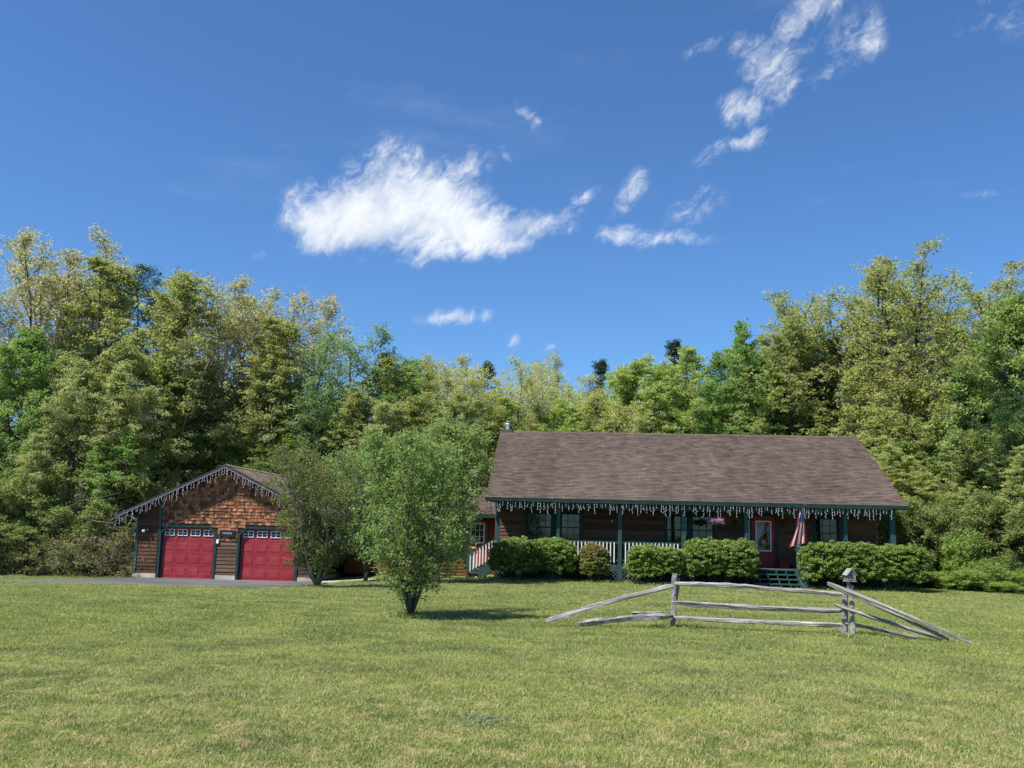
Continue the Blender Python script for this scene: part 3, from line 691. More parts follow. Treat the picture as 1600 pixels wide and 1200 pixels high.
    for k in range(4):
        pts = [(ga+0.05+0.5*t, WV+0.04, 1.55+k*0.11+0.42*t**0.7) for t in [i/10 for i in range(11)]]
        cm.tube([p for p in pts if p[2] < gd-0.04], 0.006, 4)
    for a, b in ((ga+0.09, gc+0.09), ): cm.tube([(a, WV+0.04, b), (gb-0.09, WV+0.04, b), (gb-0.09, WV+0.04, gd-0.09), (a, WV+0.04, gd-0.09), (a, WV+0.04, b)], 0.006, 4)
    for k in range(7): t = k*0.9; cm.tube([(11.5, WV+0.04, 1.45), (11.5+0.11*math.cos(t), WV+0.04, 1.45+0.13*math.sin(t))], 0.006, 4)
    part('leading', cm, M['zinc'], door)
    part('door_handle', MB().cyl(11.11, WV+0.0, 1.42, 1.5, 0.02, 8), M['zinc'], door)
    part('dark_room', MB().box(10.6, 12.1, WV+0.8, WV+0.85, 0.3, 2.7), M['dark'], hs)
    # roof
    rm = MB(); slab(rm, 0.0, L, (0.0, E0), (HD, RZ), 0.14); slab(rm, 0.0, L, (2*HD, E0), (HD, RZ), 0.14)
    part('roof_deck', rm, M['soffit'], hs)
    shingle_slope(hs, -0.03, L+0.03, (-0.05, E0-0.02), (HD, RZ+0.008), M['roof'])
    shingle_slope(hs, -0.03, L+0.03, (2*HD+0.05, E0-0.02), (HD, RZ+0.008), M['roof'], 0.28, 0.62, 'rear_shingles')
    for i in range(int((L+0.06)/0.33)+1):
        a = -0.04+i*0.33; b = min(a+0.335, L+0.04); z = RZ+0.02+0.004*rng.random()
        m = MB(); m.add([(a, HD-0.14, z-0.065), (a, HD, z+0.02), (a, HD+0.14, z-0.065), (b, HD-0.14, z-0.07), (b, HD, z+0.012), (b, HD+0.14, z-0.07)], [(0,3,4,1),(1,4,5,2),(0,1,2),(3,5,4),(0,2,5,3)])
        part('ridge_shingle', m, M['roof'], hs)
    for x in (-0.02, L-0.005):
        for s_ in (0, 1):
            m = MB(); y0 = 0.0 if s_ == 0 else 2*HD
            vs_ = [(x+dx, yy, zz) for dx in (0, 0.025) for yy, zz in ((y0, E0-0.01), (HD, RZ-0.01), (HD, RZ-0.2), (y0, E0-0.2))]
            m.add(vs_, [(0,1,2,3),(7,6,5,4),(0,4,5,1),(1,5,6,2),(2,6,7,3),(3,7,4,0)]); part('rake_board', m, M['green'], hs)
    gm = MB(); gm.add([(x, y, z) for x in (-0.05, L+0.05) for y, z in ((-0.13, E0-0.015), (-0.12, E0-0.135), (-0.01, E0-0.135), (-0.01, E0-0.03), (-0.03, E0-0.03), (-0.03, E0-0.11), (-0.10, E0-0.11), (-0.11, E0-0.015))],
                      [(0,1,2,3,4,5,6,7), tuple(range(15, 7, -1))] + [(i, i+8, (i+1) % 8+8, (i+1) % 8) for i in range(8)])
    part('gutter', gm, M['green'], hs)
    part('fascia', MB().box(0, L, -0.008, 0.02, E0-0.17, E0-0.02), M['green'], hs)
    part('header_beam', MB().box(0.36, 16.22, 0.38, 0.52, 2.62, 2.86), M['green'], hs)
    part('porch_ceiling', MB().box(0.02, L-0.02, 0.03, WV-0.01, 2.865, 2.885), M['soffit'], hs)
    # porch
    dz = 0.42
    for i in range(14):
        a = 0.36+i*0.145; part('deck_board', MB().box(0.36, 16.2, a, a+0.138, dz-0.03, dz+0.002*(i % 3)), M['deck'], hs)
    part('rim_board', MB().box(0.38, 16.2, 0.30, 0.355, 0.16, dz-0.002), M['green_post'], hs)
    part('end_rim_board', MB().box(0.32, 0.375, 0.30, WV-0.01, 0.16, dz-0.002), M['green_post'], hs)
    P = [0.45, 2.92, 5.40, 7.94, 10.43, 12.46, 14.3, 16.12]
    for i, u in enumerate(P):
        w = 0.1 if i == 7 else 0.075
        part('porch_post', MB().box(u-w, u+w, 0.4-w, 0.4+w, dz+0.003, 2.618), M['green_post'], hs)
        part('pier', MB().box(u-0.085, u+0.085, 0.27, 0.298, -0.4, dz-0.01), M['green_post'], hs)
    for i in range(7):
        if i == 4: continue
        a, b = P[i]+0.08, P[i+1]-(0.08 if i < 6 else 0.1)
        m = MB(); m.box(a, b, 0.36, 0.44, 1.31, 1.35); m.box(a, b, 0.375, 0.425, 1.25, 1.309); m.box(a, b, 0.37, 0.43, 0.56, 0.63)
        rl = part('railing', m, M['green_post'], hs)
        n = round((b-a)/0.145); bm = MB().box(-0.02, 0.02, -0.018, 0.018, 0.50, 1.305).mesh('baluster', M['white'])
        for k in range(1, n): part('baluster', bm, None, rl, loc=(a+(b-a)*k/n, 0.338, 0))
        # garden lattice below the deck
        lm = MB(); z0, z1 = -0.36, 0.15; k = a-0.5
        while k < b:
            for s_ in (1, -1):
                x0, x1 = (k, k+(z1-z0)) if s_ > 0 else (k+(z1-z0), k)
                pa, pb = [x0, z0], [x1, z1]
                def clip(p, q):
                    for lim, sg in ((a, 1), (b, -1)):
                        if (p[0]-lim)*sg < 0:
                            if (q[0]-lim)*sg <= 0: return None
                            t = (lim-p[0])/(q[0]-p[0]); p = [lim, p[1]+(q[1]-p[1])*t]
                        if (q[0]-lim)*sg < 0:
                            t = (lim-p[0])/(q[0]-p[0]); q = [lim, p[1]+(q[1]-p[1])*t]
                    return p, q
                r_ = clip(pa, pb)
                if r_ and abs(r_[0][0]-r_[1][0]) > 0.02:
                    lm.beam((r_[0][0], 0.285+0.008*s_, r_[0][1]), (r_[1][0], 0.285+0.008*s_, r_[1][1]), 0.014, 0.042, (0, 1, 0))
            k += 0.165
        part('lattice_panel', lm, M['lattice'], hs)
    part('underdeck_dark_panel', MB().box(0.5, 16.1, 1.3, 1.34, -0.4, 0.3), M['dark'], hs)  # near-black panel behind the lattice, the dark under the deck put into its colour
    # front steps, open risers with small uprights
    gstep = -0.28; a, b = 10.56, 12.3; n = 4
    for i in range(n):
        z = dz - (i+0.0)*0.17; y = 0.30-i*0.28
        part('step_tread', MB().box(a+0.04, b-0.04, y-0.30, y, z-0.045-0.003, z-0.003 if i else z-0.006), M['green_post'], hs)
        for k in range(5):
            x = a+0.2+k*0.37; part('riser_block', MB().box(x-0.025, x+0.025, y-0.298, y-0.262, z-0.17 if i < n-1 else z-0.2, z-0.05), M['green_post'], hs)
    for x in (a, b):
        m = MB()
        m.add([(x-0.022+d, y, z) for d in (0, 0.045) for y, z in ((0.29, dz-0.01), (0.29, 0.1), (-0.62, -0.4), (-0.95, -0.4), (-0.95, -0.16))],
              [(0,1,2,3,4), (9,8,7,6,5)] + [((i+1) % 5, i, i+5, (i+1) % 5+5) for i in range(5)])
        part('stringer', m, M['green_post'], hs)
    part('newel_post', MB().box(12.38, 12.5, -0.98, -0.86, -0.4, 0.66), M['green_post'], hs)
    m = MB(); m.beam((12.44, 0.32, 1.36), (12.44, -0.95, 0.64), 0.12, 0.035); m.beam((12.44, 0.32, 1.27), (12.44, -0.9, 0.56), 0.04, 0.12); m.beam((12.44, 0.32, 0.62), (12.44, -0.9, -0.06), 0.04, 0.1)
    part('stair_rail', m, M['green_post'], hs)
    # side steps at the left end of the porch
    for i in range(4):
        x = 0.3-i*0.27; z = dz-i*0.17; part('step_tread', MB().box(x-0.28, x, 0.55, 1.9, z-0.05, z-0.006), M['green_post'], hs)
    for y in (0.5, 1.92):
        m = MB(); m.add([(x, y+d, z) for d in (0, 0.045) for x, z in ((0.31, dz-0.02), (0.31, 0.1), (-0.5, -0.55), (-0.85, -0.55), (-0.85, -0.22))],
              [(4,3,2,1,0), (5,6,7,8,9)] + [(i, (i+1) % 5, (i+1) % 5+5, i+5) for i in range(5)]); part('stringer', m, M['green_post'], hs)
        part('newel_post', MB().box(-0.8, -0.69, y-0.03, y+0.08, -0.6, 0.74), M['green_post'], hs)
        m = MB(); m.beam((0.38, y+0.02, 1.34), (-0.75, y+0.02, 0.72), 0.08, 0.04); m.beam((0.38, y+0.02, 0.58), (-0.75, y+0.02, -0.04), 0.05, 0.06)
        rl = part('stair_rail', m, M['green_post'], hs)
        bm = MB().box(-0.018, 0.018, -0.018, 0.018, 0, 0.72).mesh('baluster', M['white'])
        for k in range(8): t = (k+0.5)/8; part('baluster', bm, None, rl, loc=(0.3-t*1.0, y-0.022, 0.52-t*0.58+0.03))
    # chimney flue
    cp = MB().cyl(0.32, HD+0.1, RZ-0.05, RZ+0.42, 0.1, 14); c = part('chimney_pipe', cp, M['zinc'], hs, False)
    m = MB(); m.cyl(0.32, HD+0.1, RZ+0.36, RZ+0.40, 0.16, 14, 0.14); m.cyl(0.32, HD+0.1, RZ+0.47, RZ+0.52, 0.17, 14, 0.06); m.cyl(0.32, HD+0.1, RZ+0.42, RZ+0.47, 0.05, 8); part('rain_cap', m, M['zinc'], c)
    part('chimney_base', MB().box(0.02, 0.56, HD-0.16, HD+0.36, RZ-0.2, RZ+0.09), M['roof'], hs)
    lt = thing('icicle_lights', 'string of pale icicle lights hung under the long front gutter of the house', 'string lights', W(0.15, -0.07, 2.865), -PSI)
    hang_lights(lt, [(i*1.585, 0, 0) for i in range(11)], 0.125, 21)
house()

# ------------------------------------------------------------------ side entrance wing between garage and house
def wing():
    c = thing('side_wing', 'low brown wing with a red side door between the garage and the house', 'building', W(-7.0, 4.0, -0.45), -PSI)
    O = -7.0
    def X(u): return u-O
    B = 0.45
    h = [(-1.22, -0.28, 0.02, 2.1)]
    hol = [(X(a), X(b), z0+B, z1+B) for a, b, z0, z1 in h]
    m = MB(); holed_wall(m, 0.3, 7.18, 0.0, 2.8, 0, 0.15, hol); part('front_wall', m, M['wall'], c)
    boards(c, 0.3, 7.1, 0.1, 2.75, -0.003, [(a-0.08, b+0.08, z0, z1+0.08) for a, b, z0, z1 in hol], M['siding_red'])
    m = MB(); slab(m, 0.3, 7.1, (-0.5, 2.82), (2.6, 4.1), 0.1); slab(m, 0.3, 7.1, (5.7, 2.82), (2.6, 4.1), 0.1); part('roof_deck', m, M['soffit'], c)
    shingle_slope(c, 0.3, 7.1, (-0.54, 2.81), (2.6, 4.108), M['roof']); shingle_slope(c, 0.3, 7.1, (5.74, 2.81), (2.6, 4.108), M['roof'], 0.28, 0.62, 'rear_shingles')
    part('fascia', MB().box(0.3, 7.1, -0.56, -0.53, 2.66, 2.80), M['green'], c)
    part('back_wall', MB().box(0.3, 7.18, 5.0, 5.15, 0.0, 2.8), M['siding'], c)
    a, b, z0, z1 = hol[0]
    m = MB(); m.box(a-0.08, a, -0.03, 0.05, z0, z1); m.box(b, b+0.08, -0.03, 0.05, z0, z1); m.box(a-0.08, b+0.08, -0.035, 0.05, z1, z1+0.08); part('door_frame', m, M['green'], c)
    ga, gb, gc, gd = a+0.17, b-0.17, 1.12+B, 1.95+B
    m = MB(); holed_wall(m, a, b, z0, z1, 0.03, 0.075, [(ga, gb, gc, gd)]); d = part('side_door', m, M['red'], c)
    f = MB(); t = 0.03
    f.box(ga-t, gb+t, 0.0, 0.028, gc-t, gc+t); f.box(ga-t, gb+t, 0.0, 0.028, gd-t, gd+t); f.box(ga-t, ga+t, 0.0, 0.028, gc+t, gd-t); f.box(gb-t, gb+t, 0.0, 0.028, gc+t, gd-t)
    for k in (1, 2):
        x = ga+(gb-ga)*k/3; f.box(x-0.012, x+0.012, 0.02, 0.04, gc+t, gd-t)
        z = gc+(gd-gc)*k/3; f.box(ga+t, gb-t, 0.021, 0.039, z-0.01, z+0.01)
    part('pane_frame', f, M['white'], d); part('pane', MB().box(ga, gb, 0.045, 0.052, gc, gd), M['glass'], d)
    part('dark_room', MB().box(a-0.5, b+0.5, 0.8, 0.85, 0.0, 2.7), M['dark'], c)
wing()

# ------------------------------------------------------------------ small things round the porch
NP = np.random.default_rng(12)
def leaf_cloud(centers, radius, per, size, rg, up=0.35, aspect=0.5, tint_c=None, squash=1.0, droop=0.0):
    """diamond leaves round each centre -> verts, quads, tint"""
    n = len(centers)*per
    c = np.repeat(centers, per, axis=0); off = rg.normal(size=(n, 3)); off /= np.linalg.norm(off, axis=1)[:, None]+1e-9
    off *= (rg.random(n)**0.45)[:, None]
    rad = np.repeat(np.broadcast_to(np.asarray(radius, float), (len(centers),)), per)[:, None]
    off = off*rad; off[:, 2] *= squash
    c = c+off
    nrm = rg.normal(size=(n, 3)); nrm[:, 2] = np.abs(nrm[:, 2])+up; nrm /= np.linalg.norm(nrm, axis=1)[:, None]
    a = rg.normal(size=(n, 3)); a[:, 2] -= droop; a -= nrm*(a*nrm).sum(1)[:, None]; a /= np.linalg.norm(a, axis=1)[:, None]+1e-9
    b = np.cross(nrm, a); s = (size*rg.uniform(0.6, 1.35, n))[:, None]
    v = np.empty((n, 4, 3)); v[:, 0] = c-a*s*0.5; v[:, 1] = c+b*s*aspect*0.5+a*s*0.08; v[:, 2] = c+a*s*0.5; v[:, 3] = c-b*s*aspect*0.5+a*s*0.08
    q = np.arange(n*4).reshape(n, 4)
    tc_ = rg.random(len(centers)) if tint_c is None else tint_c
    t = np.clip(np.repeat(tc_, per)*0.65+rg.random(n)*0.35, 0, 1)
    return v.reshape(-1, 3), q, np.repeat(t, 4)

def flower_bits(mb_mat, parent, centers, r, per, size, name, seed):
    rg = np.random.default_rng(seed); v, q, t = leaf_cloud(np.array(centers), r, per, size, rg, 0.2, 0.8)
    return part(name, fast_mesh(name, v, q, mb_mat, t), None, parent, kind='stuff')
pinkm = leafmat('petal_pink_lilac', (0.42, 0.17, 0.36), (0.7, 0.45, 0.62), (0.5, 0.25, 0.45), 0.3)
rosem = leafmat('petal_pink_white', (0.62, 0.25, 0.25), (0.85, 0.7, 0.66), (0.75, 0.4, 0.4), 0.3)
b = thing('hanging_basket', 'hanging basket of pink and lilac flowers under the porch gutter between two posts', 'flower basket', W(9.2, 0.15, 2.10), -PSI)
m = MB(); m.tube([(0, 0, -0.02), (0, 0, 0.0), (0, 0, 0.16)], [0.08, 0.12, 0.17], 12); part('pot', m, M['terracotta'], b)
m = MB()
for k in range(3): t = k*2.094; m.tube([(0.16*math.cos(t), 0.16*math.sin(t), 0.16), (0, 0, 0.68)], 0.006, 4)
part('hanger', m, M['black'], b)
cs = [(0.34*math.cos(t)*r, 0.25*math.sin(t)*r, 0.24-0.12*r+NP.uniform(-0.03, 0.05)) for t, r in zip(NP.uniform(0, 6.28, 40), NP.uniform(0.2, 1, 40))]
flower_bits(LEAF['bright'], b, [(x*0.8, y*0.8, z-0.05) for x, y, z in cs[:20]], 0.08, 12, 0.06, 'foliage', 3)
flower_bits(pinkm, b, cs, 0.09, 22, 0.055, 'blossom', 4)
b = thing('flower_pot', 'pot of pink and white flowers on the newel of the left side steps', 'flower pot', W(-0.60, 0.52, 0.745), -PSI)
m = MB(); m.tube([(0, 0, 0), (0, 0, 0.13)], [0.07, 0.1], 10); part('pot', m, M['white'], b)
cs = [(NP.uniform(-0.2, 0.2), NP.uniform(-0.12, 0.12), NP.uniform(0.14, 0.26)) for _ in range(18)]
flower_bits(LEAF['bright'], b, [(x+0.08, y, z-0.06) for x, y, z in cs], 0.09, 10, 0.06, 'foliage', 5)
flower_bits(rosem, b, cs, 0.06, 16, 0.06, 'blossom', 6)
for u, lab in ((10.3, 'black wall lantern on the boards left of the red front door'), (12.26, 'black wall lantern on the boards right of the red front door')):
    l = thing('wall_lantern', lab, 'lantern', W(u, 2.37, 2.2), -PSI)
    part('bracket', MB().box(-0.05, 0.05, -0.03, 0.0, -0.1, 0.1), M['black'], l)
    m = MB(); m.tube([(0, -0.12, -0.12), (0, -0.12, 0.08), (0, -0.12, 0.16)], [0.045, 0.075, 0.01], 6); part('lantern_head', m, M['black'], l)
    part('arm', MB().tube([(0, -0.02, 0.05), (0, -0.07, 0.17), (0, -0.12, 0.16)], 0.01, 5), M['black'], l)
l = thing('door_light', 'tiny white lamp on the dark boards between the second and third porch posts', 'lamp', W(5.15, 2.36, 2.2), -PSI)
part('base', MB().cyl(0, -0.02, -0.04, 0.04, 0.03, 8), M['black'], l); part('bulb', MB().tube([(0, -0.05, -0.03), (0, -0.08, 0.0), (0.01, -0.1, 0.02)], [0.03, 0.045, 0.02], 8), M['white'], l, True)
b = thing('wooden_crate', 'small brown slatted crate on the porch floor right of the front door', 'crate', W(12.25, 2.0, 0.425), -PSI)
for k in range(4): part('slat', MB().box(-0.24, 0.16, -0.18, -0.165, 0.005+k*0.085, 0.08+k*0.085), M['siding_red'], b)
for x in (-0.24, 0.145): part('side_panel', MB().box(x, x+0.015, -0.164, 0.18, 0, 0.33), M['siding_red'], b)
part('back_panel', MB().box(-0.224, 0.144, 0.165, 0.18, 0.0, 0.33), M['siding_red'], b)
for u, lab in ((12.52, 'dark shoe-like bundle on the porch floor beside the slatted crate'),):
    m = MB(); m.tube([(-0.13, 0, 0.04), (-0.06, 0, 0.055), (0.04, 0, 0.06), (0.1, 0, 0.05), (0.14, 0, 0.03)], [0.03, 0.05, 0.06, 0.05, 0.02], 8)
    tag(link('dark_bundle', m.mesh('dark_bundle', M['black'], True), None, W(u, 1.9, 0.43), (0, 0, -PSI)), lab, 'bundle')
b = thing('wooden_box', 'small dark brown box with a pale round opening on the grass by the side steps', 'box', W(-0.5, -0.15, -0.33), -PSI+0.35)
part('body', MB().box(-0.24, 0.2, -0.2, 0.2, 0.0, 0.27), M['terracotta'], b, rot=(0, 0.12, 0))
m = MB(); m.tube([(0.12, -0.205, 0.12), (0.12, -0.235, 0.12)], [0.1, 0.1], 14); part('rim', m, M['black'], b); m = MB(); m.tube([(0.13, -0.236, 0.11), (0.13, -0.25, 0.11)], [0.065, 0.06], 14); part('opening_cover', m, M['white'], b)
part('lid', MB().box(-0.27, 0.22, -0.23, 0.22, 0.275, 0.30), M['siding_garage'], b, rot=(0, 0.12, 0))

# flag on a short pole fixed to the post at the steps
def flagmat():
    m, t, out = newmat('striped_flag_cloth'); uv = t.node('ShaderNodeUVMap'); uv.uv_map = 'cloth'
    s = t.node('ShaderNodeSeparateXYZ'); t.l.new(uv.outputs[0], s.inputs[0]); a, b_ = s.outputs[0], s.outputs[1]
    stripe = t.m('GREATER_THAN', t.m('MODULO', t.m('MULTIPLY', a, 13), 2), 1.0)     # outer stripes red
    col = t.mix(stripe, (0.48, 0.02, 0.035), (0.8, 0.79, 0.78))
    can = t.m('MULTIPLY', t.m('LESS_THAN', a, 7/13), t.m('LESS_THAN', b_, 0.4))
    fa = t.m('SUBTRACT', t.m('FRACT', t.m('MULTIPLY', a, 13/7*9)), 0.5); row = t.m('FLOOR', t.m('MULTIPLY', a, 13/7*9))
    fb = t.m('SUBTRACT', t.m('FRACT', t.m('ADD', t.m('MULTIPLY', b_, 6/0.4), t.m('MULTIPLY', t.m('MODULO', row, 2), 0.5))), 0.5)
    r = t.m('SQRT', t.m('ADD', t.m('MULTIPLY', fa, fa), t.m('MULTIPLY', fb, fb)))
    star = t.m('LESS_THAN', r, 0.22)
    col = t.mix(can, col, t.mix(star, (0.02, 0.03, 0.12), (0.75, 0.75, 0.78)))
    d = t.node('ShaderNodeBsdfDiffuse'); t.put(d.inputs[0], col); tr = t.node('ShaderNodeBsdfTranslucent'); t.put(tr.inputs[0], col)
    mx = t.node('ShaderNodeMixShader'); mx.inputs[0].default_value = 0.3; t.l.new(d.outputs[0], mx.inputs[1]); t.l.new(tr.outputs[0], mx.inputs[2]); t.l.new(mx.outputs[0], out.inputs[0]); return m
fl = thing('flag', 'red and white striped flag with starred blue corner hanging by the front steps', 'flag', W(12.46, 0.3, 2.3), -PSI)
part('pole', MB().tube([(0, 0, 0), (-0.03, -1.25, 0.62)], 0.014, 8), M['siding'], fl); part('bracket', MB().box(-0.03, 0.03, -0.06, 0.02, -0.05, 0.06), M['zinc'], fl)
part('finial', MB().tube([(-0.03, -1.25, 0.62), (-0.031, -1.28, 0.635), (-0.032, -1.31, 0.65)], [0.012, 0.025, 0.008], 8), M['zinc'], fl, True)
na, nb = 52, 36; fv = []; uvs = []
for j in range(nb+1):
    b_ = j/nb
    for i in range(na+1):
        a = i/na; spread = b_**1.15
        # hoist gathered along the pole, cloth fans out downward to the left
        fo = a/0.54 if a < 0.54 else 1-(a-0.54)/0.46*0.9; aa = fo
        x = 0.0 + (0.13+spread*0.62)*(aa-0.80) + 0.012*math.sin(a*19+b_*3)*(0.4+b_)
        y = -1.20 + 0.62*(a)*(1-0.55*b_) + 0.03*math.sin(a*21+b_*2.2)*(0.35+b_) + 0.25*b_
        z = 0.60 - 0.30*a*(1-b_) - b_*(1.62-0.5*aa*0.5) + 0.02*math.sin(a*11)
        fv.append((x, y, z)); uvs.append((a, b_))
ff = [(j*(na+1)+i, j*(na+1)+i+1, (j+1)*(na+1)+i+1, (j+1)*(na+1)+i) for j in range(nb) for i in range(na)]
me = bpy.data.meshes.new('cloth'); me.from_pydata(fv, [], ff); ul = me.uv_layers.new(name='cloth')
for lp in me.loops: ul.data[lp.index].uv = uvs[lp.vertex_index]
me.polygons.foreach_set('use_smooth', [True]*len(me.polygons)); me.materials.append(flagmat())
part('cloth', me, None, fl)

# ------------------------------------------------------------------ split-rail fence and bird house
def split_rail(L, w, h, seed, bend=0.03, n=26, k=7, taper=0.35):
    """one riven rail along +x from the origin: irregular section, hewn ends"""
    r = random.Random(seed); base = [(math.cos(2*math.pi*j/k+r.uniform(-0.25, 0.25)), math.sin(2*math.pi*j/k+r.uniform(-0.25, 0.25))) for j in range(k)]
    amp = [r.uniform(0.7, 1.15) for _ in range(k)]; ph = r.uniform(0, 6); m = MB(); vs_ = []
    walk = [0.0]*k
    for i in range(n+1):
        t = i/n; e_ = min(1, min(t, 1-t)/0.09); sc = 1-taper*(1-e_)
        by = bend*math.sin(t*3.1+ph)*0.7; bz = bend*math.sin(t*math.pi)*r.choice([0.8, 1, 1.1]) * (1 if seed % 2 else -1)
        for j in range(k):
            walk[j] = walk[j]*0.8+r.uniform(-0.16, 0.16); a = amp[j]*(1+walk[j])
            vs_.append((t*L, by+base[j][0]*a*w*0.41*sc, bz+base[j][1]*a*h*0.39*sc))
    fs_ = [(i*k+j, i*k+(j+1) % k, (i+1)*k+(j+1) % k, (i+1)*k+j) for i in range(n) for j in range(k)]
    fs_ += [tuple(reversed(range(k))), tuple(n*k+j for j in range(k))]
    m.add(vs_, fs_); return m
FX, FY = 3.06, 17.69
fence = thing('split_rail_fence', 'weathered grey split-rail fence section with leaning end rails on the lawn', 'fence', (FX, FY, gz(FX, FY)))
F0 = Vector((FX, FY, gz(FX, FY)))
def rail(p, q, w, h, seed, bend=0.03, name='rail', mat='grey_wood', taper=0.35):
    p, q = Vector(p), Vector(q); d = q-p
    seed_roll = seed*1.3; o = part(name, split_rail(d.length, w, h, seed, bend, taper=taper), M[mat], fence, loc=p-F0)
    o.rotation_mode = 'QUATERNION'; o.rotation_quaternion = d.to_track_quat('X', 'Z'); return o
X2, Y2 = 5.94, 16.71
rail((3.06, 17.69, -0.3), (3.12, 17.7, 0.95), 0.14, 0.15, 3, 0.012, 'post', 'grey_post', 0.1)
rail((3.13, 17.72, 0.45), (3.19, 17.73, 0.87), 0.07, 0.09, 4, 0.01, 'post', 'grey_post', 0.3)
rail((5.905, 16.77, -0.3), (5.93, 16.77, 0.74), 0.13, 0.14, 5, 0.012, 'post', 'grey_post', 0.1)
rail((5.985, 16.68, -0.3), (6.02, 16.68, 0.86), 0.10, 0.11, 6, 0.012, 'post', 'grey_post', 0.1)
rail((3.10, 17.62, 0.77), (5.95, 16.78, 0.685), 0.09, 0.10, 11, 0.02)
rail((3.08, 17.62, 0.43), (5.93, 16.80, 0.41), 0.10, 0.13, 12, 0.015)
rail((3.06, 17.66, 0.155), (5.95, 16.80, 0.165), 0.09, 0.12, 14, 0.012)
rail((3.10, 17.68, 0.73), (0.72, 17.55, 0.05), 0.08, 0.12, 15, 0.02)
rail((3.05, 17.60, 0.20), (1.30, 17.42, 0.03), 0.12, 0.14, 17, 0.02)
rail((2.9, 17.75, 0.24), (2.3, 17.70, 0.22), 0.08, 0.09, 18, 0.01)
rail((5.58, 16.62, 0.90), (7.56, 15.62, 0.03), 0.07, 0.09, 19, 0.012)
rail((5.62, 16.74, 0.86), (7.30, 15.86, 0.05), 0.06, 0.08, 25, 0.012)
rail((5.70, 16.66, 0.53), (7.36, 16.12, 0.04), 0.07, 0.10, 20, 0.02)
rail((5.90, 16.72, 0.21), (7.12, 16.45, 0.02), 0.08, 0.08, 22, 0.012)
bh = thing('bird_house', 'little grey log bird house with a peaked roof on top of the right fence post', 'bird house', (6.0, 16.7, 0.915), 0.12)
bm_ = MB()
for k in range(4):
    z = 0.045+k*0.032; bm_.tube([(-0.085, -0.07, z), (0.085, -0.07, z)], 0.016, 6); bm_.tube([(-0.085, 0.07, z), (0.085, 0.07, z)], 0.016, 6)
    bm_.tube([(-0.07, -0.085, z+0.016), (-0.07, 0.085, z+0.016)], 0.016, 6); bm_.tube([(0.07, -0.085, z+0.016), (0.07, 0.085, z+0.016)], 0.016, 6)
part('log_walls', bm_, M['grey_post'], bh)
part('body', MB().box(-0.062, 0.062, -0.062, 0.062, 0.03, 0.16), M['grey_post'], bh)
part('floor', MB().box(-0.105, 0.105, -0.1, 0.1, 0.008, 0.03), M['grey_post'], bh)
part('gable', MB().prism([(-0.075, 0.16), (0.075, 0.16), (0, 0.245)], -0.075, 0.075), M['grey_post'], bh)
for s in (-1, 1):
    m = MB(); slab(m, -0.105, 0.105, (s*0.12, 0.135), (0, 0.272), 0.014, 'y'); part('roof', m, M['grey_post'], bh)
part('pole', MB().tube([(-0.02, 0.02, -0.25), (-0.02, 0.02, 0.008)], 0.032, 8), M['grey_post'], bh)
bh.scale = (0.86, 0.86, 0.86); part('entrance', MB().tube([(0, -0.088, 0.12), (0, -0.0885, 0.12)], 0.02, 12), M['black'], bh)

